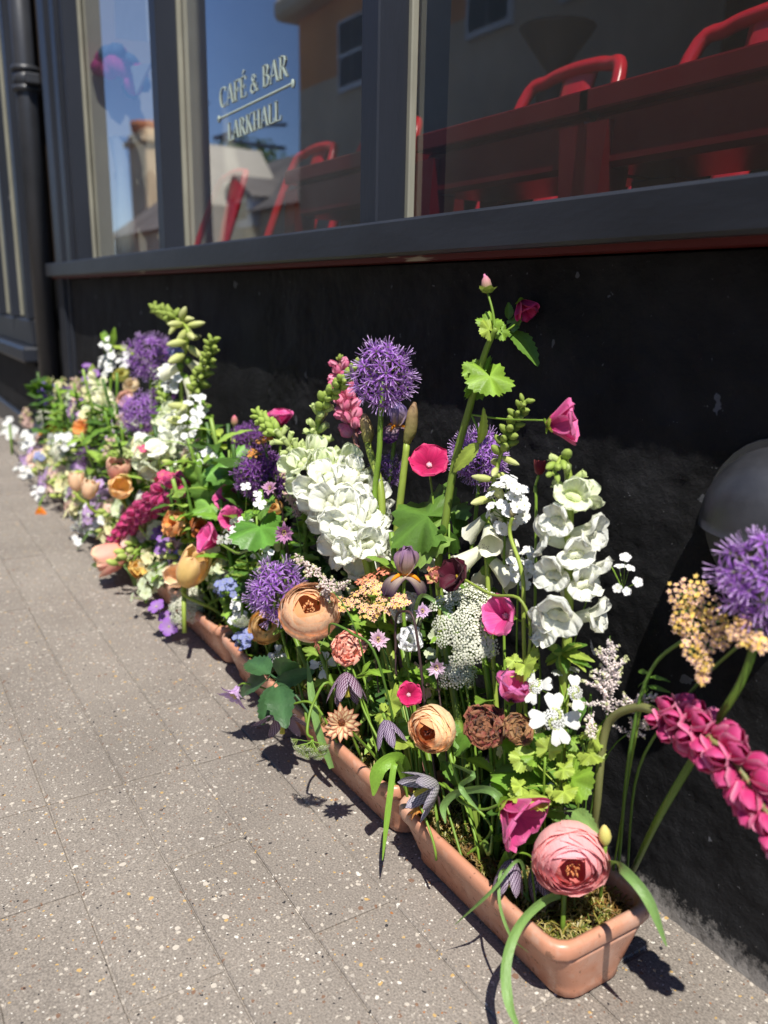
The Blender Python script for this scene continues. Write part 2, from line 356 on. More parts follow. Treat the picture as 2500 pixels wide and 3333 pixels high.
def paver_mat():
    m, N, L, out = newmat('aggregate'); p = N('BsdfPrincipled')
    g = N('NewGeometry'); ob = N('ObjectInfo')
    nz = N('TexNoise'); nz.inputs['Scale'].default_value = 130; nz.inputs['Detail'].default_value = 2; L(g.outputs['Position'], nz.inputs['Vector'])
    va = N('VectorMath', operation='SCALE'); L(nz.outputs['Color'], va.inputs[0]); va.inputs['Scale'].default_value = .0055
    vb = N('VectorMath', operation='ADD'); L(g.outputs['Position'], vb.inputs[0]); L(va.outputs[0], vb.inputs[1])
    mp = N('Mapping'); mp.inputs['Scale'].default_value = (1, 1, .0); L(vb.outputs[0], mp.inputs[0])
    n2 = N('TexNoise'); n2.inputs['Scale'].default_value = 5; n2.inputs['Detail'].default_value = 5; L(g.outputs['Position'], n2.inputs['Vector'])
    n3 = N('TexNoise'); n3.inputs['Scale'].default_value = 420; n3.inputs['Detail'].default_value = 3; L(g.outputs['Position'], n3.inputs['Vector'])
    col = mixc(N, L, n2.outputs['Fac'], (.198, .171, .145), (.305, .27, .232))
    col = mixc(N, L, 1.0, col, ramp(N, L, n3.outputs['Fac'], [(.25, .55), (.75, 1.35)]), 'MULTIPLY')
    rough = None
    for sc, r0, r1, dens in ((80, .02, .28, .56), (135, .03, .33, .74), (270, .05, .37, .72)):
        vo = N('TexVoronoi'); vo.inputs['Scale'].default_value = sc; vo.inputs['Randomness'].default_value = 1; L(mp.outputs[0], vo.inputs['Vector'])
        sp = N('SeparateColor'); L(vo.outputs['Color'], sp.inputs[0])
        rad = mathn(N, L, 'MULTIPLY_ADD', mathn(N, L, 'POWER', sp.outputs[1], 2.0), r1); rad.node.inputs[2].default_value = r0
        inside = mathn(N, L, 'LESS_THAN', vo.outputs['Distance'], rad)
        have = mathn(N, L, 'LESS_THAN', sp.outputs[0], dens)
        fac = mathn(N, L, 'MULTIPLY', inside, have)
        cr = N('ValToRGB'); L(sp.outputs[2], cr.inputs[0]); cr.color_ramp.interpolation = 'CONSTANT'; e = cr.color_ramp.elements
        cs = [(0, (.5, .45, .38)), (.16, (.66, .62, .55)), (.30, (.44, .36, .27)), (.46, (.33, .29, .25)), (.66, (.36, .14, .04)), (.735, (.03, .028, .03)), (.82, (.5, .33, .13)), (.87, (.4, .36, .31)), (.95, (.2, .12, .08))]
        while len(e) < len(cs): e.new(.5)
        for k, (q, c) in zip(e, cs): k.position = q; k.color = (*c, 1)
        col = mixc(N, L, fac, col, cr.outputs[0])
    st = N('TexNoise'); st.inputs['Scale'].default_value = 2.3; st.inputs['Detail'].default_value = 6; L(g.outputs['Position'], st.inputs['Vector'])
    col = mixc(N, L, 1.0, col, ramp(N, L, st.outputs['Fac'], [(.3, .84), (.62, 1.06)]), 'MULTIPLY')
    v3 = mathn(N, L, 'MULTIPLY_ADD', ob.outputs['Random'], .07); v3.node.inputs[2].default_value = .965
    cb = N('CombineXYZ')
    for i in range(3): L(v3, cb.inputs[i])
    col = mixc(N, L, 1.0, col, cb.outputs[0], 'MULTIPLY')
    L(col, p.inputs['Base Color']); p.inputs['Roughness'].default_value = .8; p.inputs['Specular IOR Level'].default_value = .3
    bp = N('Bump'); bp.inputs['Strength'].default_value = .5; bp.inputs['Distance'].default_value = .0015; L(n3.outputs['Fac'], bp.inputs['Height']); L(bp.outputs[0], p.inputs['Normal'])
    L(p.outputs[0], out.inputs[0])
paver_mat()
def terracotta_mat():
    m, N, L, out = newmat('terracotta'); p = N('BsdfPrincipled'); tc = N('TexCoord')
    n1 = N('TexNoise'); n1.inputs['Scale'].default_value = 14; n1.inputs['Detail'].default_value = 5; L(tc.outputs['Object'], n1.inputs['Vector'])
    n2 = N('TexNoise'); n2.inputs['Scale'].default_value = 70; n2.inputs['Detail'].default_value = 3; L(tc.outputs['Object'], n2.inputs['Vector'])
    oi = N('ObjectInfo')
    col = mixc(N, L, n1.outputs['Fac'], (.50, .215, .125), (.62, .30, .19))
    col = mixc(N, L, mathn(N, L, 'MULTIPLY', ramp(N, L, n2.outputs['Fac'], [(.60, 0), (.68, 1)]), .35), col, (.62, .42, .32))
    n6 = N('TexNoise'); n6.inputs['Scale'].default_value = 6; n6.inputs['Detail'].default_value = 8; n6.inputs['Roughness'].default_value = .7; L(tc.outputs['Object'], n6.inputs['Vector'])
    col = mixc(N, L, mathn(N, L, 'MULTIPLY', ramp(N, L, n6.outputs['Fac'], [(.48, 0), (.62, 1)]), .42), col, (.66, .5, .41))
    n7 = N('TexNoise'); n7.inputs['Scale'].default_value = 120; n7.inputs['Detail'].default_value = 3; L(tc.outputs['Object'], n7.inputs['Vector'])
    col = mixc(N, L, mathn(N, L, 'MULTIPLY', ramp(N, L, n7.outputs['Fac'], [(.66, 0), (.7, 1)]), .6), col, (.12, .07, .045))
    L(col, p.inputs['Base Color'])
    L(ramp(N, L, n2.outputs['Fac'], [(.4, .25), (.7, .5)]), p.inputs['Roughness']); p.inputs['Specular IOR Level'].default_value = .5
    bp = N('Bump'); bp.inputs['Strength'].default_value = .1; bp.inputs['Distance'].default_value = .002; L(n1.outputs['Fac'], bp.inputs['Height']); L(bp.outputs[0], p.inputs['Normal'])
    L(p.outputs[0], out.inputs[0])
terracotta_mat()
def glass_mat():
    m, N, L, out = newmat('pane_glass')
    tr = N('BsdfTransparent'); tr.inputs[0].default_value = (.92, .94, .93, 1)
    gl = N('BsdfGlossy'); gl.inputs['Roughness'].default_value = .0; gl.inputs['Color'].default_value = (1, 1, 1, 1)
    fr = N('Fresnel'); fr.inputs['IOR'].default_value = 1.52
    tc = N('TexCoord'); nz = N('TexNoise'); nz.inputs['Scale'].default_value = 1.3; nz.inputs['Detail'].default_value = 1; L(tc.outputs['Object'], nz.inputs['Vector'])
    bp = N('Bump'); bp.inputs['Strength'].default_value = .12; bp.inputs['Distance'].default_value = .01; L(nz.outputs['Fac'], bp.inputs['Height']); L(bp.outputs[0], gl.inputs['Normal'])
    # dusty film
    n2 = N('TexNoise'); n2.inputs['Scale'].default_value = 160; n2.inputs['Detail'].default_value = 6; L(tc.outputs['Object'], n2.inputs['Vector'])
    df = N('BsdfDiffuse'); df.inputs[0].default_value = (.5, .5, .5, 1)
    gb = N('NewGeometry'); m1 = N('MixShader'); fm = mathn(N, L, 'MINIMUM', mathn(N, L, 'MULTIPLY', fr.outputs[0], 2.8), .5); L(mathn(N, L, 'MULTIPLY', fm, mathn(N, L, 'SUBTRACT', 1.0, gb.outputs['Backfacing'])), m1.inputs[0]); L(tr.outputs[0], m1.inputs[1]); L(gl.outputs[0], m1.inputs[2])
    m2 = N('MixShader'); L(mathn(N, L, 'MULTIPLY', ramp(N, L, n2.outputs['Fac'], [(.55, 0), (.8, 1)]), .012), m2.inputs[0]); L(m1.outputs[0], m2.inputs[1]); L(df.outputs[0], m2.inputs[2])
    L(m2.outputs[0], out.inputs[0])
glass_mat()
W1 = np.array([1., 1, 1])
def bx(a, b, r=0): 
    mb = MB(); mb.add(*(bevbox(a, b, r) if r else box(a, b)), W1); return mb
# ------------------------------------------------------------------ ground
YW = 1.063                                     # wall face
mb = MB(); mb.add([(-300, -300, -.02), (300, -300, -.02), (300, 300, -.02), (-300, 300, -.02)], [(0, 1, 2, 3)], W1)
solo('ground', mb, 'asphalt', kind='structure', smooth=False, loc=(0, 0, -.02))
pv = bpy.data.objects.new('pavement', bx((-9, -2.4, -.018), (3, YW + .02, -.0046)).mesh('pavement', 'aggregate', smooth=False)); COL.objects.link(pv); pv['kind'] = 'structure'
PL, PWD, GAP = .293, .1505, .0026
pm = [bx((0, 0, -.03), (PL - GAP * k, PWD - GAP * k, 0), .0022).mesh('paver', 'aggregate', smooth=False) for k in (1, 1.5)]
for r in range(-3, 6):
    y0 = .213 + r * PWD + .003
    for c in range(-3, 22):
        x0 = -.42 - (c + 1) * PL - (.012 * rnd.random())
        vis = (y0 > .62 - .42 * (-x0 - .2) * 0 - .75) and not (x0 > -1.0 and y0 < -.1)
        if y0 + PWD > YW + .02: continue
        if y0 < -.2 and x0 < -2.6: continue
        o = bpy.data.objects.new('paver', pm[rnd.random() < .4]); COL.objects.link(o); o.parent = pv
        o.location = Vector((x0 * S, (y0 + rnd.uniform(-.001, .001)) * S, rnd.uniform(-.0016, .0004) * S)); o.rotation_euler = (rnd.uniform(-.002, .002), rnd.uniform(-.002, .002), 0)
solo('kerb', bx((-60, -2.62, -.02), (40, -2.405, .0), .01), 'kerb_stone', kind='structure', smooth=False)
solo('road', bx((-60, -12.0, -.019), (40, -2.625, -.012)), 'asphalt', kind='structure', smooth=False)
# ------------------------------------------------------------------ shopfront
SHOP = Thing('cafe_shopfront', 'black painted cafe shopfront with grey timber window frames above the flower troughs', 'shopfront', (-2.3, YW, 0))
from mathutils import noise as mn
YS, YM, YG = .986, 1.02, 1.115
XSL = float(P(148, 886, YS)[0])
def wall_grid(x0, x1, z0, z1, nx, nz, y, amp):
    V = []; 
    for j in range(nz + 1):
        for i in range(nx + 1):
            x = x0 + (x1 - x0) * i / nx; z = z0 + (z1 - z0) * j / nz
            d = mn.noise(Vector((x * 9, 0, z * 9))) * amp + mn.noise(Vector((x * 34, 3, z * 34))) * amp * .5 + mn.noise(Vector((x * 80, 7, z * 80))) * amp * .35
            V.append((x, y - d - .012 * max(0, 1 - z / .12) ** 2, z))
    return V, [(j * (nx + 1) + i, j * (nx + 1) + i + 1, (j + 1) * (nx + 1) + i + 1, (j + 1) * (nx + 1) + i) for j in range(nz) for i in range(nx)]
mb = MB(); mb.add(*wall_grid(-2.4, .7, -.03, 1.075, 420, 150, YW, .0055), W1); mb.add(*wall_grid(XSL - .7, -2.4, -.03, 1.075, 160, 50, YW, .004), W1)
SHOP.part('stall_riser', mb, 'black_render')
SHOP.part('wall_core', bx((XSL - .7, YW + .02, -.03), (3.0, 1.35, 1.07)), 'black_render', smooth=False)
sill = SHOP.part('window_sill', bx((XSL, YS, 1.09), (.75, 1.13, 1.164), .006), 'sill_paint', smooth=False)
SHOP.part('under_sill_strip', bx((XSL + .03, YS + .03, 1.079), (.74, YW + .01, 1.091)), 'red_wood', smooth=False, parent=sill)
ZT = 5.7
def mullion(px, py, wd=.076):
    x = float(P(px, py, YM)[0])
    m = SHOP.part('mullion', bx((x - wd, YM, 1.15), (x, 1.103, ZT), .004), 'frame_paint', smooth=False)
    SHOP.part('glazing_bead', bx((x - .004, 1.096, 1.16), (x + .015, YG - .001, ZT), .003), 'bead_putty', smooth=False, parent=m)
    SHOP.part('glazing_bead', bx((x - wd - .014, 1.096, 1.16), (x - wd + .004, YG - .001, ZT), .003), 'bead_putty', smooth=False, parent=m)
    return x
XM2 = mullion(1224, 718); XM1 = mullion(538, 802); XM0 = mullion(254, 835); XM3 = .72
SHOP.part('mullion', bx((XM3, YM, 1.15), (XM3 + .1, 1.1, ZT), .004), 'frame_paint', smooth=False)
panes = []
for a, b in ((XM0, XM1 - .076), (XM1, XM2 - .076), (XM2, XM3)):
    panes.append(SHOP.part('window_pane', bx((a - .01, YG, 1.15), (b + .01, YG + .008, ZT)), 'pane_glass', smooth=False))
SHOP.part('top_rail', bx((XSL - .1, 1.0, ZT - .03), (3, 1.35, ZT + .8), .01), 'frame_paint', smooth=False)
SHOP.part('upper_wall', bx((XSL - .75, 1.03, ZT + .75), (3, 1.6, 9.0)), 'stone_cream', smooth=False)
SHOP.part('side_pier', bx((XM3 + .1, YW, 1.05), (3.0, 1.35, ZT)), 'frame_paint', smooth=False)
# pilaster boards left of the window
xb = XM0 - .076
for k, (wd, y0) in enumerate(((.11, 1.0), (.08, 1.045), (.16, .99), (.07, 1.05), (.16, 1.03))):
    SHOP.part('pilaster_board', bx((xb - wd, y0, 1.16 if k < 3 else .0), (xb - .004, 1.12, ZT), .006), 'frame_paint', smooth=False); xb -= wd
# ------------------------------------------------------------------ lettering on the glass
GL = {  # strokes: (points, width) in a 1-high cell; returns advance width
 'C': ([([(.62, .82), (.52, .95), (.36, 1), (.2, .93), (.09, .72), (.07, .5), (.1, .27), (.21, .07), (.37, 0), (.53, .06), (.63, .2)], [.05, .06, .05, .1, .13, .14, .13, .1, .05, .05, .04]), ([(.62, .99), (.62, .74)], .045)], .74),
 'A': ([([(.04, 0), (.33, 1)], .06), ([(.33, 1), (.62, 0)], .13), ([(.14, .33), (.5, .33)], .05), ([(-.03, .015), (.14, .015)], .04), ([(.5, .015), (.74, .015)], .04)], .74),
 'F': ([([(.14, 0), (.14, 1)], .13), ([(.03, .98), (.54, .98)], .05), ([(.54, 1), (.55, .78)], .045), ([(.14, .52), (.42, .52)], .05), ([(.42, .64), (.42, .4)], .04), ([(.02, .015), (.28, .015)], .04)], .6),
 'É': ([([(.14, 0), (.14, 1)], .13), ([(.03, .98), (.54, .98)], .05), ([(.54, 1), (.55, .8)], .045), ([(.14, .52), (.42, .52)], .05), ([(.42, .63), (.42, .41)], .04), ([(.03, .02), (.58, .02)], .05), ([(.57, 0), (.6, .22)], .045), ([(.26, 1.1), (.44, 1.28)], [.05, .1])], .66),
 'B': ([([(.14, 0), (.14, 1)], .13), ([(.03, .98), (.3, .98), (.46, .92), (.5, .76), (.45, .6), (.28, .53), (.14, .53)], [.04, .05, .1, .13, .1, .05, .05]), ([(.28, .53), (.5, .46), (.57, .27), (.5, .08), (.3, .02), (.03, .02)], [.05, .1, .14, .1, .05, .04])], .66),
 'R': ([([(.14, 0), (.14, 1)], .13), ([(.03, .98), (.3, .98), (.46, .91), (.5, .74), (.45, .57), (.28, .5), (.14, .5)], [.04, .05, .1, .13, .1, .05, .05]), ([(.3, .5), (.62, .02)], .13), ([(.02, .015), (.28, .015)], .04), ([(.56, .015), (.72, .015)], .04)], .74),
 'L': ([([(.14, 0), (.14, 1)], .13), ([(.02, .985), (.28, .985)], .04), ([(.02, .02), (.54, .02)], .05), ([(.54, 0), (.56, .24)], .045)], .6),
 'K': ([([(.14, 0), (.14, 1)], .13), ([(.02, .985), (.28, .985)], .04), ([(.02, .015), (.28, .015)], .04), ([(.17, .42), (.56, .98)], .055), ([(.28, .58), (.6, .02)], .13), ([(.46, .985), (.68, .985)], .04), ([(.5, .015), (.74, .015)], .04)], .76),
 'H': ([([(.14, 0), (.14, 1)], .13), ([(.6, 0), (.6, 1)], .13), ([(.14, .52), (.6, .52)], .05), ([(.02, .985), (.28, .985)], .04), ([(.02, .015), (.28, .015)], .04), ([(.47, .985), (.73, .985)], .04), ([(.47, .015), (.73, .015)], .04)], .8),
 '&': ([([(.66, .42), (.58, .2), (.4, .02), (.2, .02), (.09, .16), (.14, .34), (.38, .52), (.46, .68), (.4, .82), (.28, .84), (.2, .72), (.26, .56), (.62, .05), (.74, .04)], [.04, .05, .06, .1, .13, .1, .06, .07, .06, .06, .07, .1, .12, .04])], .82)}
def stroke(mb, pts, wd, M, th=.004):
    pts = [np.array([p[0], p[1], 0.]) for p in pts]
    wd = np.full(len(pts), wd) if np.isscalar(wd) else np.array(wd)
    V = []
    for i, p in enumerate(pts):
        d = nrm(pts[min(i + 1, len(pts) - 1)] - pts[max(i - 1, 0)]); n = np.array([-d[1], d[0], 0]) * wd[i] / 2
        for s_ in (n, -n):
            for zz in (0, .04): V.append(p + s_ + np.array([0, 0, zz]))
    F = []
    for i in range(len(pts) - 1):
        a = 4 * i; b = a + 4
        F += [(a + 1, b + 1, b + 3, a + 3), (a, a + 2, b + 2, b), (a, b, b + 1, a + 1), (a + 2, a + 3, b + 3, b + 2)]
    F += [(0, 1, 3, 2), (4 * len(pts) - 4, 4 * len(pts) - 2, 4 * len(pts) - 1, 4 * len(pts) - 3)]
    mb.add(np.array(V), F, W1, M=M)
YT = YG - .0022
def textline(txt, pa, pb, ca, name):
    a, b, t = P(*pa, YT), P(*pb, YT), P(*ca, YT)
    tot = sum((GL[c][1] if c != ' ' else .3) for c in txt); k = (b[0] - a[0]) / tot
    hgt = abs(t[2] - a[2]); x = 0
    for c in txt:
        if c != ' ':
            mb = MB()
            M = np.eye(4); M[:3, 0] = (k, 0, (b[2] - a[2]) / tot); M[:3, 1] = (0, 0, hgt); M[:3, 2] = (0, -.03, 0); M[:3, 3] = a + np.array([x * k, 0, (b[2] - a[2]) * x / tot])
            for pts, wd in GL[c][0]: stroke(mb, pts, wd, M)
            SHOP.part('letter', mb, 'letter_paint', parent=panes[1], smooth=False)
        x += GL[c][1] if c != ' ' else .3
textline('CAFÉ & BAR', (716, 354), (938, 247), (731, 281), 'line')
textline('LARKHALL', (742, 461), (915, 390), (737, 404), 'line')
mb = MB(); a, b = P(712, 388, YT), P(952, 272, YT); M = np.eye(4)
for q, r_ in ((a, .012), (b, .012)): mb.add(*ell(r_, .002, r_, 8, 4)[:2], W1, M=np.array([[1, 0, 0, q[0]], [0, 1, 0, q[1]], [0, 0, 1, q[2]], [0, 0, 0, 1.]]))
mb.add(*tube([a, b], .003, 4)[:2], W1)
SHOP.part('rule_line', mb, 'letter_paint', parent=panes[1], smooth=False)
# ------------------------------------------------------------------ vent hood on the wall
c = P(2408, 1740, .965); c = np.array([c[0], YW, c[2]]); rh = .112
HOOD = Thing('vent_hood', 'black domed vent hood on the black wall at the right edge', 'vent', c)
mb = MB(); nu, nv = 18, 12; V = []
for sgn in (1, .93):
    for i in range(nu + 1):
        az = math.pi * i / nu
        for j in range(nv + 1):
            el = R_(-4) + (math.pi / 2 - R_(-4)) * j / nv
            V.append((c[0] + math.cos(az) * math.cos(el) * rh * sgn, c[1] - math.sin(az) * math.cos(el) * rh * sgn, c[2] + math.sin(el) * rh * sgn))
n1_ = (nu + 1) * (nv + 1); F = [tuple(k for k in f) for f in grid_faces(nu + 1, nv + 1)]
F2 = [tuple(k + n1_ for k in f[::-1]) for f in F]; rimf = [(i * (nv + 1), i * (nv + 1) + n1_, (i + 1) * (nv + 1) + n1_, (i + 1) * (nv + 1)) for i in range(nu)]
mb.add(V, F + F2 + rimf, W1); HOOD.part('hood', mb, 'hood_paint')
V, F, _ = lathe([(1e-4, .012), (.122, .012), (.124, .008), (.124, -.01)], 32); mb = MB(); mb.add(V, F, W1, M=frame((0, -1, 0), c)); HOOD.part('flange', mb, 'hood_paint', smooth=False)
# ------------------------------------------------------------------ downpipe and the neighbouring shopfront
pb_ = P(112, 600, .99); XP = float(pb_[0])
PIPE = Thing('downpipe', 'round black cast iron downpipe beside the shopfront', 'downpipe', (XP, .99, 0))
mb = MB(); V, F, uv = tube([(XP, .99, .28), (XP, .99, 4)], .062, 16); mb.add(V, F, W1); PIPE.part('pipe', mb, 'pipe_paint')
mb = MB(); V, F, uv = tube(catmull([(XP, .99, .32), (XP, .985, .22), (XP + .02, .9, .12), (XP + .03, .84, .08)], 4), .064, 16); mb.add(V, F, W1); PIPE.part('shoe', mb, 'pipe_paint')
zc = float(P(85, 265, .99)[2])
mb = MB()
for dz in (-.06, .045): V, F, uv = tube([(XP, .99, zc + dz), (XP, .99, zc + dz + .03)], .077, 16); mb.add(V, F, W1)
V, F, uv = tube([(XP, .99, zc - .05), (XP, .99, zc + .06)], .07, 16); mb.add(V, F, W1); PIPE.part('collar', mb, 'pipe_paint')
mb = MB(); mb.add(*bevbox((XP + .06, .97, zc - .03), (XP + .11, 1.05, zc + .03), .008), W1); PIPE.part('ear', mb, 'pipe_paint', smooth=False)
NX1 = XP - .14
NB = Thing('neighbouring_shopfront', 'dark grey timber shopfront beyond the downpipe at the left edge', 'shopfront', (NX1 - 2, .95, 0))
NB.part('stall_riser', bx((NX1 - 5, .93, -.03), (NX1, 1.4, .56), .006), 'black_render', smooth=False)
NB.part('plinth', bx((NX1 - 5, .90, -.03), (NX1 + .01, .95, .16), .01), 'frame_paint', smooth=False)
NB.part('window_sill', bx((NX1 - 5, .86, .56), (NX1 + .02, 1.2, .66), .015), 'frame_paint', smooth=False)
NB.part('bottom_rail', bx((NX1 - 5, .93, .66), (NX1, 1.0, .83), .01), 'frame_paint', smooth=False)
for k in range(5):
    x = NX1 - k * .62
    m = NB.part('mullion', bx((x - .1, .91, .83), (x, 1.0, 4), .008), 'frame_paint', smooth=False)
    NB.part('glazing_bead', bx((x - .002, .965, .84), (x + .014, .985, 4), .003), 'bead_putty', smooth=False, parent=m)
    NB.part('window_pane', bx((x - .63, .985, .82), (x - .09, .993, 4)), 'pane_glass', smooth=False)
NB.part('back_wall', bx((NX1 - 5, 2.6, -.03), (NX1 + .1, 2.8, 4)), 'room_dark', smooth=False)
NB.part('side_wall', bx((NX1 - .04, 1.0, -.03), (NX1 + .1, 2.6, 4)), 'room_dark', smooth=False)
NB.part('upper_wall', bx((NX1 - 5, .95, 4), (NX1 + .5, 2.8, 9)), 'stone_cream', smooth=False)
# ------------------------------------------------------------------ inside the cafe
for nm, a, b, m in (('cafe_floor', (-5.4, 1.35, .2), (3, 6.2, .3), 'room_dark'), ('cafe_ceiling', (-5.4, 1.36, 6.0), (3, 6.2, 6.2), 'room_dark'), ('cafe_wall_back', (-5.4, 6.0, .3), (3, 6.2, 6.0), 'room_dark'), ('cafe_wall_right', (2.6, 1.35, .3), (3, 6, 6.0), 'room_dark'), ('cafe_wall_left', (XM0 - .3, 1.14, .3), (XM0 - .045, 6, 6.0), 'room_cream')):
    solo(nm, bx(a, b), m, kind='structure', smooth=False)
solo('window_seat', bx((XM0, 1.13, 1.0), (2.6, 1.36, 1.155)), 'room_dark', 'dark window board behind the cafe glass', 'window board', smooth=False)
ZF = .30
def cafe_table(x0, x1, label):
    z = 1.385; y0, y1 = 1.20, 1.48
    t = Thing('cafe_table', label, 'table', ((x0 + x1) / 2, 1.6, ZF), 'red metal cafe tables inside the window')
    t.part('tabletop', bx((x0, y0, z - .04), (x1, y1, z), .004), 'red_shaded', smooth=False)
    t.part('apron', bx((x0 + .02, y0 + .02, z - .14), (x1 - .02, y1 - .02, z - .041), .01), 'red_shaded', smooth=False)
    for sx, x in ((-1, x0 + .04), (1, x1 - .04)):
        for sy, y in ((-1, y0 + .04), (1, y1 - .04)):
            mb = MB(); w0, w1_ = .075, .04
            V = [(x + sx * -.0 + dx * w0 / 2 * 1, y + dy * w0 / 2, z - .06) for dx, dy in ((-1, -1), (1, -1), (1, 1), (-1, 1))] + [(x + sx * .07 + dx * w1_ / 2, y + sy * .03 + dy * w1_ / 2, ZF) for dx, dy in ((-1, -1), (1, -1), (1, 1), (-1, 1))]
            mb.add(V, [(0, 1, 2, 3), (7, 6, 5, 4), (0, 4, 5, 1), (1, 5, 6, 2), (2, 6, 7, 3), (3, 7, 4, 0)], W1); t.part('leg', mb, 'red_shaded', smooth=False)
cafe_table(float(P(1885, 285, 1.2)[0]), .35, 'red metal table behind the right hand cafe pane')
cafe_table(float(P(1352, 445, 1.2)[0]), float(P(1352, 445, 1.2)[0]) + .58, 'red metal table just right of the thick grey mullion')
cafe_table(float(P(925, 585, 1.2)[0]), float(P(925, 585, 1.2)[0]) + .58, 'red metal table behind the lettered cafe pane')
ZB = float(P(1775, 258, 1.8)[2])
def cafe_chair(x0, label, y=1.8, wd=.48):
    t = Thing('cafe_chair', label, 'chair', (x0 + wd / 2, y - .3, ZF), 'red metal cafe chairs inside the window')
    x1 = x0 + wd; zs = ZF + .66
    pts = [(x0 + .05, y - .26, zs), (x0 + .02, y - .17, zs + .25), (x0 + .05, y - .03, ZB - .06), (x0 + .12, y, ZB - .01), (x0 + .2, y, ZB), (x1 - .2, y, ZB), (x1 - .12, y, ZB - .01), (x1 - .05, y - .03, ZB - .06), (x1 - .02, y - .17, zs + .25), (x1 - .05, y - .26, zs)]
    mb = MB(); V, F, uv = tube(catmull(pts, 5), .019, 8); mb.add(V, F, W1); t.part('back_tube', mb, 'red_enamel')
    mb = MB(); xm = (x0 + x1) / 2
    V = []
    for i in range(8):
        s_ = i / 7; zz = zs + (ZB - zs) * s_; hw = .045 + .02 * abs(s_ - .5) * 2; yy = y - .2 * (1 - s_) - .035 * math.sin(math.pi * s_) * 0
        for dx in (-1, -.6, .6, 1): 
            for dy in (0, .012): V.append((xm + dx * hw, yy + dy + (.012 if abs(dx) == 1 else 0), zz))
    F = []
    for i in range(7):
        for j in range(3):
            a = i * 8 + j * 2; F += [(a, a + 2, a + 10, a + 8), (a + 1, a + 9, a + 11, a + 3)]
        F += [(i * 8, i * 8 + 8, i * 8 + 9, i * 8 + 1), (i * 8 + 6, i * 8 + 7, i * 8 + 15, i * 8 + 14)]
    mb.add(V, F, W1); t.part('back_splat', mb, 'red_enamel')
    t.part('seat', bx((x0, y - .58, zs - .03), (x1, y - .22, zs + .01), .012), 'red_enamel', smooth=False)
    for dx, xx in ((-.05, x0 + .04), (.05, x1 - .04)):
        for dy, yy in ((-.05, y - .54), (.06, y - .28)):
            mb = MB(); V, F, uv = tube([(xx, yy, zs - .02), (xx + dx, yy + dy, ZF)], [.03, .02], 6); mb.add(V, F, W1); t.part('leg', mb, 'red_enamel')
cafe_chair(float(P(1690, 380, 1.8)[0]), 'red metal chair with its curved tube back, middle of the right hand pane')
cafe_chair(float(P(2225, 160, 1.8)[0]), 'red metal chair with tube back at the top right corner')
cafe_chair(float(P(1404, 373, 1.8)[0]) - .48, 'red metal chair showing just beside the thick grey mullion')
cafe_chair(float(P(715, 640, 1.8)[0]), 'leftmost red metal chair, seen under the cafe lettering')
cafe_chair(float(P(958, 560, 1.8)[0]), 'red metal chair behind the right part of the lettered pane')
# framed print, coffee grinder silhouette, poster and vase
q0, q1 = P(1468, 400, 5.98), P(1582, 232, 5.98)
t = Thing('framed_picture', 'small framed picture on the dark back wall of the cafe', 'picture', (q0[0], 5.97, q0[2]))
t.part('frame', bx((q0[0], 5.95, q0[2]), (q1[0], 5.999, q1[2]), .02), 'iron', smooth=False); t.part('print', bx((q0[0] + .06, 5.94, q0[2] + .06), (q1[0] - .06, 5.951, q1[2] - .06)), 'picture_print', smooth=False)
q = P(1800, 200, 3.4); t = Thing('coffee_grinder', 'dark coffee grinder hopper inside the cafe behind the chairs', 'grinder', (q[0], 3.4, ZF))
t.part('counter', bx((q[0] - .8, 3.2, ZF), (q[0] + 1.2, 3.7, q[2] - .35), .02), 'room_dark', smooth=False)
V, F, _ = lathe([(.1, 0), (.1, .22), (.05, .24), (.05, .3), (.2, .5), (.21, .52), (.02, .53)], 16); mb = MB(); mb.add(V, F, W1, M=frame((0, 0, 1), (q[0], 3.42, q[2] - .35))); t.part('hopper', mb, 'iron')
q = P(405, 195, 1.3)
t = Thing('flower_vase', 'pink flowers in a pale vase inside the left cafe pane', 'vase', (q[0], 1.26, 1.155))
V, F, _ = lathe([(.001, 0), (.07, 0), (.05, .2), (.035, .45), (.06, .62)], 12); mb = MB(); mb.add(V, F, W1, M=frame((0, 0, 1), (q[0], 1.26, 1.156))); t.part('vase', mb, 'paper')
mb = MB(); r2 = random.Random(3); top = 1.156 + .62
for k in range(26):
    d = nrm((r2.gauss(0, 1), r2.gauss(0, .6), abs(r2.gauss(0, .8)) + .3)); p_ = np.array([q[0], 1.26, top + .16]) + d * np.array([.26, .11, .25])
    mb.add(*ell(.05, .05, .04, 7, 4)[:2], lin(215, 60, 150) if k % 3 else lin(90, 120, 150), M=frame(d, p_))
t.part('bouquet', mb, 'petal')
mb = MB(); a, b_, c_ = P(425, 215, 1.2), P(490, 205, 1.2), P(443, 305, 1.2)
V = [a, b_, c_, a + [0, .01, 0], b_ + [0, .01, 0], c_ + [0, .01, 0]]; mb.add(V, [(0, 1, 2), (5, 4, 3), (0, 3, 4, 1), (1, 4, 5, 2), (2, 5, 3, 0)], W1); solo('paper_card', mb, 'paper', 'white paper card with a slanting edge inside the left pane', 'card', smooth=False)
mb = MB(); a, b_, c_, d_ = P(372, -40, 1.2), P(470, -40, 1.2), P(480, 135, 1.2), P(375, 125, 1.2)
V = [a, b_, c_, d_] + [k + [0, .01, 0] for k in (a, b_, c_, d_)]; mb.add(V, [(0, 1, 2, 3), (7, 6, 5, 4), (0, 4, 5, 1), (1, 5, 6, 2), (2, 6, 7, 3), (3, 7, 4, 0)], W1); solo('poster', mb, 'paper', 'pale poster hanging at the top of the left pane', 'poster', smooth=False)
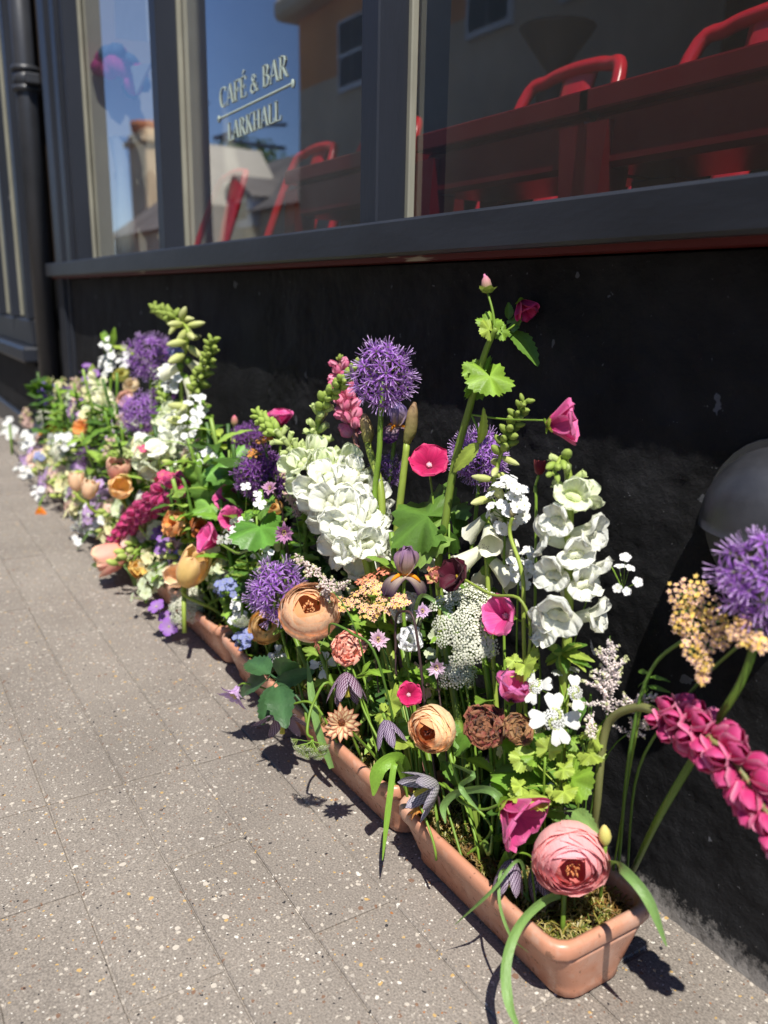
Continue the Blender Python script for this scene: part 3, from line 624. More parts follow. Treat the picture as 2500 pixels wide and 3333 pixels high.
# ------------------------------------------------------------------ across the street (seen mirrored in the panes)
def RV(px, py, D):
    q = P(px, py, YG + D); return np.array([q[0], YG - D, q[2]])
D0 = 13.0; yF = YG - D0
a, b_ = RV(560, 660, D0), RV(985, 650, D0); rg = RV(800, 549, D0 + 4)
H = Thing('slate_house', 'stone house with slate roof and two dormers across the street', 'house', ((a[0] + b_[0]) / 2, yF, 0))
ze, zr = float(RV(800, 690, D0)[2]), float(rg[2])
xa, xb_ = float(RV(360, 600, D0)[0]), float(b_[0]) + 1
H.part('wall', bx((xa, yF - 8, 0), (xb_, yF, ze)), 'stone_cream', smooth=False)
mb = MB(); V = [(xa - .3, yF + .5, ze - .1), (xb_ + .3, yF + .5, ze - .1), (xb_ + .3, yF - 4, zr), (xa - .3, yF - 4, zr), (xb_ + .3, yF - 8.5, ze - .1), (xa - .3, yF - 8.5, ze - .1)]
mb.add(V, [(0, 1, 2, 3), (3, 2, 4, 5), (1, 4, 2), (0, 3, 5)], W1); H.part('roof', mb, 'slate', smooth=False)
for p0, p1 in ((626, 700), (752, 848)):
    l, r = RV(p0, 665, D0), RV(p1, 665, D0); t_, b2 = float(RV(p0, 660, D0)[2]), float(RV(p0, 735, D0)[2])
    d = H.part('dormer', bx((l[0], yF - 3, b2 - .2), (r[0], yF + .35, t_ + .1)), 'white_paint', smooth=False); wdt = r[0] - l[0]
    H.part('pane', bx((l[0] + wdt * .2, yF + .33, b2 + .12), (r[0] - wdt * .2, yF + .38, t_ - .15)), 'dark_glass', smooth=False, parent=d)
    mb = MB(); m_ = (l[0] + r[0]) / 2; V = [(l[0] - .3, yF + .5, t_), (r[0] + .3, yF + .5, t_), (m_, yF + .5, t_ + wdt * .3), (l[0] - .3, yF - 3.5, t_), (r[0] + .3, yF - 3.5, t_), (m_, yF - 3.5, t_ + wdt * .3)]
    mb.add(V, [(0, 1, 2), (0, 2, 5, 3), (1, 4, 5, 2), (3, 5, 4)], W1); H.part('dormer_roof', mb, 'slate', smooth=False, parent=d)
cl, cr_ = RV(460, 573, D0 + 4), RV(512, 573, D0 + 4); ct = float(RV(486, 428, D0 + 4)[2])
H.part('chimney', bx((cl[0], yF - 5, zr - 1.5), (cr_[0], yF - 3.2, ct), .1), 'stone_cream', smooth=False); H.part('chimney_cap', bx((cl[0] - .25, yF - 5.25, ct - .8), (cr_[0] + .25, yF - 2.95, ct - .45)), 'stone_cream', smooth=False)
mb = MB(); V, F, _ = tube([((cl[0] + cr_[0]) / 2, yF - 4.1, ct), ((cl[0] + cr_[0]) / 2, yF - 4.1, float(RV(486, 395, D0 + 4)[2]))], (cr_[0] - cl[0]) * .32, 10); mb.add(V, F, W1); H.part('chimney_pot', mb, 'brick_pot')
D1 = 11.6; y1_ = YG - D1
gl_, gr_ = RV(600, 460, D1), RV(690, 665, D1)
GB = Thing('white_gable', 'white rendered gable end across the street', 'house', (gl_[0], y1_, 0))
mb = MB(); V = [(gl_[0], y1_, 0), (gr_[0], y1_, 0), (gr_[0], y1_, gr_[2]), (gl_[0], y1_, gl_[2])]; V += [(x, y - 3.5, z) for x, y, z in V]
mb.add(V, [(0, 1, 2, 3), (7, 6, 5, 4), (1, 5, 6, 2), (0, 3, 7, 4), (2, 6, 7, 3)], W1); GB.part('wall', mb, 'render_white', smooth=False)
mb = MB(); q = RV(632, 330, D1); mb.add(*tube([(q[0], y1_ - .5, gl_[2] - 1.5), (q[0], y1_ - .5, q[2])], .04, 6)[:2], W1); mb.add(*tube([(q[0] - .5, y1_ - .5, q[2] - .1), (q[0] + .6, y1_ - .5, q[2] - .1)], .03, 5)[:2], W1); GB.part('aerial', mb, 'iron')
D2 = 9.6; y2_ = YG - D2; sl = RV(972, 300, D2); zt = float(RV(985, 60, D2)[2]); zm = float(RV(1000, 285, D2)[2]); xr2 = 4.0
SB = Thing('stone_terrace', 'ochre and cream stone terrace across the street', 'house', (sl[0], y2_, 0))
SB.part('lower_wall', bx((sl[0], y2_ - 6, 0), (xr2, y2_, zm)), 'stone_cream', smooth=False); SB.part('upper_wall', bx((sl[0], y2_ - 6, zm), (xr2, y2_, zt)), 'render_ochre', smooth=False)
SB.part('cornice', bx((sl[0] - .5, y2_ - 6.3, zt), (xr2, y2_ + .5, zt + .5), .1), 'stone_cream', smooth=False)
for k in range(9):
    xw = float(RV(1108, 200, D2)[0]) + k * 2.6
    if xw + 1.3 > xr2: break
    for z0, z1 in ((float(RV(1140, 290, D2)[2]), float(RV(1140, 60, D2)[2])),):
        wn = SB.part('window', bx((xw, y2_ - .1, z0), (xw + 1.35, y2_ + .1, z1)), 'white_paint', smooth=False)
        for i in range(2):
            for j in range(2): SB.part('pane', bx((xw + .1 + i * .6, y2_ + .08, z0 + .12 + j * (z1 - z0 - .12) / 2), (xw + .65 + i * .6, y2_ + .12, z0 + (j + 1) * (z1 - z0 - .06) / 2)), 'dark_glass', smooth=False, parent=wn)
a1_, a2_, a3_ = RV(760, 457, D2), RV(990, 488, D2), RV(995, 412, D2)
mb = MB(); mid = RV(900, 418, D2); yy = y2_ + .6
f_ = lambda q: np.array([q[0], yy, q[2]])
mb.add(*tube([f_(a1_), f_(a2_)], .06, 6)[:2], W1); mb.add(*tube(catmull([f_(a1_), f_(mid), f_(a3_)], 5), .05, 6)[:2], W1)
SB.part('sign_bracket', mb, 'iron')
# tree behind the slate roof
q = RV(800, 535, D0 + 26); TR = Thing('street_tree', 'round green tree beyond the slate roof across the street', 'tree', (q[0], q[1], 0))
mb = MB(); mb.add(*tube([(q[0], q[1], 0), (q[0] + .2, q[1], q[2] - 2)], [.5, .25], 8)[:2], lin(70, 55, 40)); TR.part('trunk', mb, 'stem')
mb = MB(); r3 = random.Random(5); rad = abs(RV(720, 540, D0 + 26)[0] - RV(880, 540, D0 + 26)[0]) * .45
for k in range(2600):
    d = nrm((r3.gauss(0, 1), r3.gauss(0, 1), r3.gauss(0, 1))) * rad * (.55 + .45 * r3.random() ** .4) * (1 + .18 * math.sin(3 * k)); d[2] *= .8
    M = frame((r3.gauss(0, 1), r3.gauss(0, 1), 1), np.array([q[0], q[1], q[2] - rad * .45]) + d, r3.random() * 6, .42)
    mb.add([(-.5, -.5, 0), (.5, -.5, .1), (.5, .5, 0), (-.5, .5, .1)], [(0, 1, 2, 3)], lin(70, 95, 40) * r3.uniform(.6, 1.2), M=M)
TR.part('crown', mb, 'leaf', smooth=False)
# ------------------------------------------------------------------ troughs
ZS = .098
TX0, TPITCH, TLEN = -.681, .442, .432
def rrect(x0, x1, y0, y1, r, n=4):
    pts = []
    for cx, cy, a0 in ((x1 - r, y1 - r, 0), (x0 + r, y1 - r, 90), (x0 + r, y0 + r, 180), (x1 - r, y0 + r, 270)):
        for k in range(n + 1):
            a = R_(a0 + 90 * k / n); pts.append((cx + r * math.cos(a), cy + r * math.sin(a)))
    return pts
def loft(rings):
    V = []; n = len(rings[0][0])
    for pts, z in rings: V += [(x, y, z) for x, y in pts]
    return V, grid_faces(len(rings), n, True)
def trough_meshes():
    x1, x0, y0, y1 = 0, -TLEN, .723, .932
    def ring(ins, z, r): return rrect(x0 + ins * (.42 if ins > .0085 and z < .0965 and r > .0 and z > -1 else 1), x1 - ins * (.42 if ins > .0085 and z < .0965 else 1), y0 + ins, y1 - ins, r), z
    def tap(k):  # inset by height fraction of the side
        return .034 * (1 - k) + .010
    body = [ring(.06, .004, .02), ring(.047, .003, .028), ring(.0405, .006, .032)] + [ring(tap(k), .006 + .088 * k, .034) for k in (.12, .3, .5, .7, .9, 1.0)] + [ring(.0085, .0955, .034), ring(.008, .0985, .034)]
    rim = [ring(.008, .0975, .034), ring(.001, .0995, .036), ring(-.001, .104, .037), ring(-.001, .119, .037), ring(.002, .1245, .036), ring(.008, .126, .034), ring(.014, .1235, .03), ring(.016, .117, .028), ring(.02, .09, .026)]
    a = MB(); a.add(*loft(body), W1); b = MB(); b.add(*loft(rim), W1)
    s = MB(); V, F = loft([ring(.021, .094, .026)]); s.add(V, [tuple(range(len(V)))], W1)
    return a.mesh('trough_body', 'terracotta', (-TLEN / 2, 0, 0)), b.mesh('trough_rim', 'terracotta', (-TLEN / 2, 0, 0)), s.mesh('soil', 'soil', (-TLEN / 2, 0, 0), False)
TB, TRM, TSO = trough_meshes()
ORD = ['nearest', 'second', 'third', 'fourth', 'fifth', 'sixth', 'seventh', 'eighth', 'ninth']
NT = 9
for k in range(NT):
    xc = TX0 - k * TPITCH - TLEN / 2
    t = Thing('flower_trough', 'glossy terracotta trough at the wall, %s of the row from the camera' % ORD[k], 'trough', (xc, 0, 0), 'terracotta troughs in a row along the wall')
    t.e.rotation_euler = (0, 0, [0, .012, -.008, .01, -.014, .006, -.01, .01, 0][k])
    for nm, me in (('body', TB), ('rim', TRM), ('soil', TSO)):
        o = bpy.data.objects.new(nm, me); COL.objects.link(o); o.parent = t.e
# moss: strands over mounds
def moss():
    mb = MB(); r = random.Random(11)
    C = [lin(160, 150, 70), lin(180, 166, 98), lin(118, 128, 50), lin(132, 96, 52), lin(92, 108, 44), lin(194, 180, 122)]
    for k in range(NT):
        n = [4200, 2200, 900, 500, 350, 300, 260, 240, 220][k]
        x1 = TX0 - k * TPITCH
        for i in range(n):
            x = x1 - .025 - r.random() * (TLEN - .05); y = .75 + r.random() * .155
            hgt = .1 + .016 * mn.noise(Vector((x * 22, y * 22, 1))) + .010 * mn.noise(Vector((x * 50, y * 50, 2)))
            hgt = max(hgt, .095) + r.random() * .004
            a = r.random() * 6.28; l = r.uniform(.008, .022) * (1 if k < 2 else 1.8)
            d = np.array([math.cos(a), math.sin(a), r.uniform(-.1, .9)]) * l
            b = np.array([x, y, hgt]); e = np.array([r.uniform(-1, 1), r.uniform(-1, 1), -.2]) * l * .6
            wd = .0011 * (1 if k < 2 else 2.2); sd = np.array([-math.sin(a), math.cos(a), .3]) * wd
            c = C[min(int(r.random() ** 1.1 * 6), 5)] * r.uniform(.55, 1.05)
            if k < 2 and mn.noise(Vector((x * 14, y * 14, 5))) > .18: c = mix(c, C[3] * .8, .7)
            p = [b, b + d * .55 + np.array([0, 0, l * .25]), b + d + e]
            mb.add([p[0] - sd, p[0] + sd, p[1] - sd, p[1] + sd, p[2]], [(0, 1, 3, 2), (2, 3, 4)], c)
    o = solo('moss', mb, 'leaf', kind='stuff', smooth=False); o['label'] = 'olive and straw coloured moss filling the troughs'
moss()
# ------------------------------------------------------------------ plant helpers
GRN, GR2, DKG, LIME = lin(118, 150, 52), lin(92, 128, 48), lin(62, 92, 46), lin(158, 178, 76)
def base_for(Q, dx=None, r=rnd):
    return np.array([min(Q[0] + (r.uniform(-.05, .05) if dx is None else dx), -.735), min(max(Q[1], .785), .872), ZS])
def stem_path(B, Q, axis, n=10, sag=.35, up=.4):
    l = np.linalg.norm(np.asarray(Q) - B); return bez(B, np.asarray(B) + np.array([0, 0, l * up]), np.asarray(Q) - nrm(axis) * l * sag, Q, n)
def add_stem(T, path, r, col=GRN, name='stem', n=7, parent=None, tip=None):
    mb = MB(); V, F, uv = tube(path, [r, r, r * .9 if tip is None else tip], n); mb.add(V, F, gcol(uv, np.asarray(col) * .8, col), uv); return T.part(name, mb, 'stem', parent)
def start(name, label, cat, Q, axis, base, group=None):
    if base is None: B = base_for(Q)
    elif len(base) == 2: B = G(base[0], base[1], ZS)
    else: B = P(*base)
    return Thing(name, label, cat, B, group), B
# ---- single-bloom builders give lists of (part name, MB, material) in a frame with +Z = flower axis, base at origin
def calyx(mb, r, l, n=5, a0=60, a1=10, col=GRN):
    for k in range(n): V, F, uv = petal(l, r * 1.1, a0, a1, cup=.3, base=.6, b=2, c=1, nu=4, nv=3, az=k * 6.283 / n); mb.add(V, F, gcol(uv, col, np.asarray(col) * 1.15), uv)
def ranunculus(Rr, cols, closed=.6, K=10, seed=1, core=None):
    r = random.Random(seed); parts = []; heart = MB(); c0, c1, c2 = [np.asarray(c) for c in cols]
    for k in range(K):
        f = k / (K - 1); rad = Rr * (1 - (.62 - .30 * closed) * f); pm = R_(98 + 6 * closed + f * (36 + 14 * closed))
        npt = 6 if k < 8 else 5
        for i in range(npt):
            az = k * 2.4 + i * 6.283 / npt + r.uniform(-.15, .15); wd = R_(47) * (1 + .25 * r.random()); nu, nv = (9, 9) if k < 7 else (7, 7)
            t = np.linspace(.05, 1, nu); v = np.linspace(-1, 1, nv); T, V_ = np.meshgrid(t, v, indexing='ij')
            pp = pm * r.uniform(.9, 1.04) * T * (1 - .10 * np.abs(V_) ** 2.5 * T) 
            ph = r.random() * 6; fl = (.08 * (1 - closed) + .02) * (1 - f * .7)
            rr = rad * (1 + fl * T ** 4 + .03 * T ** 3 * np.sin(4 * V_ + ph) + .024 * T ** 4 * np.sin(9 * V_ + 2 * ph)) + rad * .02 * i / npt + .018 * Rr * V_ + Rr * r.uniform(-.01, .012)
            A = az + wd * (.35 + .65 * np.sin(np.clip(T, 0, .75) / .75 * 1.57)) * V_
            X = np.stack([rr * np.sin(pp) * np.cos(A), rr * np.sin(pp) * np.sin(A), Rr * .96 - rr * np.cos(pp) * .94 - (Rr - rad) * (.42 - .38 * closed)], -1).reshape(-1, 3)
            uv = np.stack([V_, T], -1).reshape(-1, 2); cc = mix(c0, c1, min(1, f * 1.4)) if f < .75 else mix(c1, c2, (f - .75) * 4)
            cv = gcol(uv, cc * np.array([.98, 1.0, .9]), cc, 1, mix(cc, c2, .12), 18) * r.uniform(.93, 1.05)
            if k < 3: m = MB(); m.add(X, grid_faces(nu, nv), cv, uv); parts.append(('petal', m, 'petal'))
            else: heart.add(X, grid_faces(nu, nv), cv, uv)
    cc = np.asarray(core) if core is not None else c2
    for i in range(24):
        a = r.random() * 6.28; q = Rr * .2 * r.random() ** .5
        heart.add(OCT_V * np.array([.045, .02, .10]) * Rr, OCT_F, cc * r.uniform(.5, 1.2), M=frame((math.cos(a) * .6, math.sin(a) * .6, 1), (q * math.cos(a), q * math.sin(a), Rr * (1.18 + .2 * r.random()))))
    parts.append(('heart', heart, 'petal')); m = MB(); calyx(m, Rr * .4, Rr * .5, 5, 95, 60); parts.append(('sepals', m, 'leaf')); return parts
def carnation(Rr, cols, n=26, seed=1, jag=.12, tall=.8):
    r = random.Random(seed); parts = []; inner = MB(); c0, c1, c2 = [np.asarray(c) for c in cols]
    for k in range(n):
        f = k / (n - 1); L_ = Rr * (1.22 - .3 * f) * r.uniform(.88, 1.08); a1 = 96 - 92 * f + r.uniform(-8, 8)
        V, F, uv = petal(L_, Rr * (.8 - .2 * f), 14, a1, cup=.15, base=.15, b=9, c=.3, ruf=.2, rk=3 + r.random() * 3, nu=7, nv=11, ph=r.random() * 6, az=k * 2.4, jag=jag, ae=.8)
        V[:, 2] *= tall; cv = gcol(uv, mix(c0, c1, f * .5), c1, 1.2, c2, 13) * r.uniform(.85, 1.08)
        if k < 9: m = MB(); m.add(V, F, cv, uv); parts.append(('petal', m, 'petal'))
        else: inner.add(V, F, cv, uv)
    parts.append(('inner_petals', inner, 'petal'))
    m = MB(); V, F, uv = lathe([(.001, -.55 * Rr), (.16 * Rr, -.5 * Rr), (.22 * Rr, -.2 * Rr), (.27 * Rr, .18 * Rr)], 10); m.add(V, F, gcol(uv, GR2, LIME), uv); parts.append(('calyx', m, 'leaf')); return parts
def mallow(Rr, cols=None, a0=16, a1=74, seed=1, w=1.18, ruf=.05, eye=True):
    c0, c1, c2 = cols or (lin(150, 20, 82), lin(226, 60, 128), lin(240, 110, 165)); r = random.Random(seed); parts = []
    for k in range(5):
        V, F, uv = petal(Rr * 1.12, Rr * w, a0, a1 + r.uniform(-6, 6), cup=.12, base=.12, b=7, c=.42, ruf=ruf, rk=2.2, nu=10, nv=11, ph=r.random() * 6, az=k * 1.2566 + r.uniform(-.06, .06), notch=.06, ae=.9)
        m = MB(); m.add(V, F, gcol(uv, c0, c1, .75, c2, 10) * r.uniform(.88, 1.06), uv); parts.append(('petal', m, 'veined'))
    m = MB(); V, F, uv = tube([(0, 0, Rr * .04), (0, 0, Rr * .34)], [Rr * .05, Rr * .07, Rr * .1], 8); m.add(V, F, gcol(uv, c0, lin(246, 190, 205)), uv)
    for k in range(20): m.add(OCT_V * Rr * .035, OCT_F, lin(250, 215, 220), M=frame((0, 0, 1), (Rr * .1 * math.cos(k * 2.4), Rr * .1 * math.sin(k * 2.4), Rr * (.2 + .16 * k / 20))))
    parts.append(('stamen_column', m, 'petal')); m = MB(); calyx(m, Rr * .34, Rr * .42, 5, 80, 35, LIME); calyx(m, Rr * .3, Rr * .3, 3, 110, 80, GRN); parts.append(('calyx', m, 'leaf')); return parts
def tulip(L_, Rr, cols, seed=1, openq=0):
    c0, c1, c2 = [np.asarray(c) for c in cols]; parts = []; r = random.Random(seed)
    for k in range(6):
        q = 1.0 if k % 2 else .87
        V, F, uv = petal(L_ * 1.28, Rr * 1.7, 84, -12 + openq + r.uniform(-7, 7), cup=.05, base=.5, b=3.2, c=.55, nu=11, nv=9, az=k * 1.047 + (0 if k < 3 else 0), wrap=.95, ae=.42, ruf=.03, ph=r.random() * 6)
        V[:, 0:2] *= Rr * q / max(1e-6, np.abs(V[:, 0:2]).max()); V[:, 2] *= L_ / max(1e-6, V[:, 2].max()) * (1 if k % 2 else .97)
        m = MB(); m.add(V, F, gcol(uv, c0, c1, .8, c2, 5) * r.uniform(.94, 1.05), uv); parts.append(('petal', m, 'petal'))
    return parts
def poppy(Rr, cols, seed=1, n=8, a1=62, ruf=.11, mid=lin(205, 165, 40)):
    c0, c1, c2 = cols; parts = []; r = random.Random(seed)
    for k in range(n):
        V, F, uv = petal(Rr * 1.15, Rr * 1.25, 10, a1 - 22 * (k % 2) + r.uniform(-10, 10), cup=.2, base=.2, b=7, c=.4, ruf=ruf, rk=2.6, nu=8, nv=9, ph=r.random() * 6, az=k * 2.4)
        m = MB(); m.add(V, F, gcol(uv, c0, c1, .7, c2, 8) * r.uniform(.9, 1.08), uv); parts.append(('petal', m, 'petal'))
    m = MB(); m.add(*ell(Rr * .16, Rr * .16, Rr * .22, 8, 5)[:2], mid, M=frame((0, 0, 1), (0, 0, Rr * .25))); parts.append(('centre', m, 'petal')); return parts
def daisy(Rr, cols, n=22, disc=None, seed=1, a1=84, rows=2):
    c0, c1, c2 = cols; parts = []; r = random.Random(seed)
    for q in range(rows):
        for k in range(n // rows):
            V, F, uv = petal(Rr * (1 - .16 * q) * r.uniform(.85, 1.08), Rr * .27, 50, a1 - 18 * q + r.uniform(-16, 16), cup=.35, base=.45, b=4, c=.7, nu=5, nv=3, az=(k + .5 * q) * 6.283 / (n // rows) + r.uniform(-.08, .08), ruf=.04)
            m = MB(); m.add(V, F, gcol(uv, c0, c1, 1, c2, 4) * r.uniform(.85, 1.08), uv); parts.append(('petal', m, 'petal'))
    m = MB(); d = np.asarray(disc)
    for k in range(70):
        f = (k / 70) ** .5; m.add(OCT_V * Rr * .05, OCT_F, d * r.uniform(.5, 1.5), M=frame((0, 0, 1), (f * Rr * .36 * math.cos(k * 2.4), f * Rr * .36 * math.sin(k * 2.4), Rr * (.16 + .05 * r.random() - .06 * f))))
    m.add(*ell(Rr * .34, Rr * .34, Rr * .15, 12, 5)[:2], d * .6, M=frame((0, 0, 1), (0, 0, Rr * .04)))
    parts.append(('disc', m, 'petal')); return parts
def columbine(Rr, cols, seed=1, rings=5, n=8):
    c0, c1, c2 = cols; parts = []; r = random.Random(seed)
    for q in range(rings):
        for k in range(n):
            V, F, uv = petal(Rr * (1.05 - .13 * q) * r.uniform(.8, 1.1), Rr * (.3 - .03 * q), 20, 96 - 21 * q + r.uniform(-12, 12), cup=.35, base=.35, b=2.2, c=.85, nu=6, nv=3, az=(k + q * .5) * 6.283 / n)
            m = MB(); m.add(V, F, gcol(uv, c0, c1, 1, c2, 3) * r.uniform(.88, 1.08), uv); parts.append(('petal', m, 'petal'))
    m = MB()
    for k in range(8): m.add(*tube([(0, 0, 0), (Rr * .12 * math.cos(k * 2.4), Rr * .2 * math.sin(k * 2.4), Rr * .5)], [.012 * Rr, .03 * Rr], 4)[:2], lin(230, 215, 120))
    parts.append(('stamens', m, 'petal')); return parts
def fritillary(L_, cols, seed=1, spread=0):
    c0, c1, c2 = cols; parts = []
    for k in range(6):
        V, F, uv = petal(L_ * 1.15, L_ * .8, 76, -10 + spread + (6 if k % 2 else 0), cup=.1, base=.45, b=2.6, c=.7, nu=9, nv=7, az=k * 1.047, wrap=.5, ae=.45)
        m = MB(); m.add(V, F, gcol(uv, c0, c1, 1, c2, 6), uv); parts.append(('petal', m, 'fritil'))
    m = MB()
    for k in range(6): m.add(*tube([(0, 0, .1 * L_), (.06 * L_ * math.cos(k), .06 * L_ * math.sin(k), .75 * L_)], [.012 * L_, .03 * L_], 4)[:2], lin(225, 215, 90))
    parts.append(('stamens', m, 'petal')); return parts
def iris(Rr, stand, fall, dark):
    parts = []
    for k in range(3):
        V, F, uv = petal(Rr * 1.5, Rr * 1.15, 40, -28, cup=.45, base=.25, b=4, c=.5, ruf=.05, nu=10, nv=9, az=k * 2.094 + 1.05)
        m = MB(); m.add(V, F, gcol(uv, lin(222, 196, 120), stand, .8, np.asarray(stand) * .8, 6), uv); parts.append(('standard_petal', m, 'veined'))
        V, F, uv = petal(Rr * 1.5, Rr * 1.0, 62, 178, cup=-.2, base=.3, b=5, c=.45, ruf=.05, nu=11, nv=9, az=k * 2.094, ae=.8)
        m = MB(); m.add(V, F, gcol(uv, lin(236, 214, 190), mix(fall, dark, .7), .8, dark, 2.5), uv); parts.append(('fall_petal', m, 'veined'))
        m = MB(); t = np.linspace(.1, .6, 6); an = [R_(62 + 116 * x ** .8) for x in t]
        x = 0; z = 0; pth = []; px_ = 0
        tt = np.linspace(0, .62, 24); rr = 0; zz = 0
        for i, q in enumerate(tt):
            a = R_(62 + 116 * q ** .8); rr += math.sin(a) * Rr * 1.5 * .62 / 24; zz += math.cos(a) * Rr * 1.5 * .62 / 24
            if i % 4 == 0: pth.append((rr * math.cos(k * 2.094), rr * math.sin(k * 2.094), zz + Rr * .05))
        V, F, uv = tube(pth, [Rr * .05, Rr * .1, Rr * .04], 6); m.add(V, F, lin(240, 150, 20), uv); parts.append(('beard', m, 'petal'))
    return parts
def umbel_floret_head(Rr, seed=1, n=46, big=4, white=lin(238, 238, 232)):
    """lace flower: tight disc of tiny florets, big two-lobed petals outside"""
    r = random.Random(seed); m = MB(); parts = []
    for k in range(n):
        f = (k / n) ** .5; a = k * 2.4; q = np.array([f * Rr * .5 * math.cos(a), f * Rr * .5 * math.sin(a), Rr * (.14 - .1 * f * f)])
        M = frame((math.cos(a) * f * .7, math.sin(a) * f * .7, 1), q, a, Rr * .085)
        m.add([(0, 0, .25), (1, 0, 0), (.4, .7, .1), (-.3, 1, 0), (-.6, .2, .1), (-.8, -.6, 0), (0, -.5, .1), (.6, -.8, 0)], [(0, i, i + 1) for i in range(1, 7)] + [(0, 7, 1)], white * r.uniform(.8, 1.0) if k % 4 else lin(190, 200, 130), M=M)
    for k in range(n // 3):
        a = k * 2.4; f = .5 * r.random(); m.add(*tube([(0, 0, -Rr * .35), (f * Rr * math.cos(a), f * Rr * math.sin(a), Rr * .03)], Rr * .014, 3)[:2], GRN)
    parts.append(('disc_florets', m, 'petal'))
    for k in range(big):
        az = k * 6.283 / max(big, 1) + r.uniform(-.3, .3) + (0 if big > 4 else -1.57)
        for s_ in (-.22, .22):
            V, F, uv = petal(Rr * .78, Rr * .42, 70, 105 + r.uniform(-15, 15), cup=-.1, base=.3, b=5, c=.45, nu=6, nv=5, r0=Rr * .38, z0=Rr * .04, az=az + s_)
            p = MB(); p.add(V, F, white * r.uniform(.93, 1.03), uv); parts.append(('outer_petal', p, 'petal'))
    return parts
def put(T, parts, M, lod=False, prefix=None):
    """place the parts of one bloom; lod joins all petals into one part"""
    if lod:
        by = {}
        for nm, mb, mat in parts: by.setdefault(mat, MB()).addmb(mb, M)
        for mat, mb in by.items(): T.part('bloom' if mat != 'leaf' else 'sepals', mb, mat)
    else:
        for nm, mb, mat in parts: m2 = MB(); m2.addmb(mb, M); T.part(nm, m2, mat)
def bloom(name, cat, label, px, py, Y, parts, axis, base=None, stem=4, scol=GRN, roll=0., lod=False, off=0., sag=.35, up=.4, group=None, path=None):
    Q = P(px, py, Y); u = PX(Q); a = ax(*axis); Qb = Q - a * off * u
    T, B = start(name, label, cat, Q, a, base, group)
    pth = catmull([B] + [P(*q) for q in path] + [Qb], 6) if path else stem_path(B, Qb, a, sag=sag, up=up)
    add_stem(T, pth, stem * u, scol)
    put(T, parts(u) if callable(parts) else parts, frame(a, Qb, roll), lod); return T
# ---- allium
def allium_floret(col, col2, stam=1.0):
    m = MB(); c, c2 = np.asarray(col), np.asarray(col2)
    for k in range(6):
        a = k * 1.0472; ca, sa = math.cos(a), math.sin(a); w_ = .115
        V = [(0, 0, 0), (.45 * ca - w_ * sa, .45 * sa + w_ * ca, .22), (.45 * ca + w_ * sa, .45 * sa - w_ * ca, .22), (.5 * ca, .5 * sa, .16), (1.0 * ca, 1.0 * sa, .12)]
        m.add(V, [(0, 2, 3), (0, 3, 1), (2, 4, 3), (3, 4, 1)], np.array([c * .8, c, c, c * .85, c2]))
        if stam:
            b = a + .5; d = np.array([math.cos(b) * .42, math.sin(b) * .42, 1.0]) * stam; s_ = np.array([-math.sin(b), math.cos(b), 0]) * .032
            m.add([(0, 0, .05), d + s_, d - s_, d * 1.06], [(0, 1, 2), (1, 3, 2)], np.array([c, c2 * 1.1, c2 * 1.1, lin(235, 225, 240)]))
    m.add(OCT_V * .13, OCT_F, lin(120, 120, 95), M=frame((0, 0, 1), (0, 0, .12))); return m
AF = [allium_floret(lin(156, 96, 190) * k, lin(214, 182, 232) * k) for k in (.85, 1.0, 1.12)]
AFM = [m.mesh('floret', 'petal', smooth=False) for m in AF]
AFD = [allium_floret(lin(112, 52, 134) * k, lin(168, 118, 188) * k, .7) for k in (.8, 1.1)]
def allium(label, px, py, Y, wpx, n=80, base=None, stem=8, lod=True, dark=False, path=None, axis=(0, 1, .1), seed=1, scol=None, group='purple allium globes'):
    Q = P(px, py, Y); u = PX(Q); Rr = wpx / 2 * u; r = random.Random(seed); a = ax(*axis)
    T, B = start('allium', label, 'allium', Q, a, base, group)
    pth = catmull([B] + [P(*q) for q in path] + [Q], 6) if path else stem_path(B, Q, a)
    add_stem(T, pth, stem * u, GRN if scol is None else scol, n=8)
    ped = MB(); bl = MB(); src = AFD if dark else AF
    for k in range(n):
        z = 1 - 2 * (k + .5) / n; f = math.sqrt(1 - z * z); d = nrm(np.array([f * math.cos(k * 2.39996), f * math.sin(k * 2.39996), z]) + np.array([r.gauss(0, .09) for _ in range(3)]))
        rr = Rr * r.uniform(.62, .86); q = Q + d * rr; M = frame(d + np.array([r.gauss(0, .18) for _ in range(3)]), q, r.random() * 6, Rr * .315 * r.uniform(.8, 1.15))
        ped.add(*tube([Q, q], Rr * .010, 3, False)[:2], lin(90, 70, 72) if k % 2 else lin(105, 105, 55))
        if lod: bl.addmb(src[k % len(src)], M)
        else: T.inst('floret', AFM[k % 3], M)
    T.part('pedicels', ped, 'stem')
    if lod: T.part('florets', bl, 'petal', smooth=False, kind='stuff')
    return T
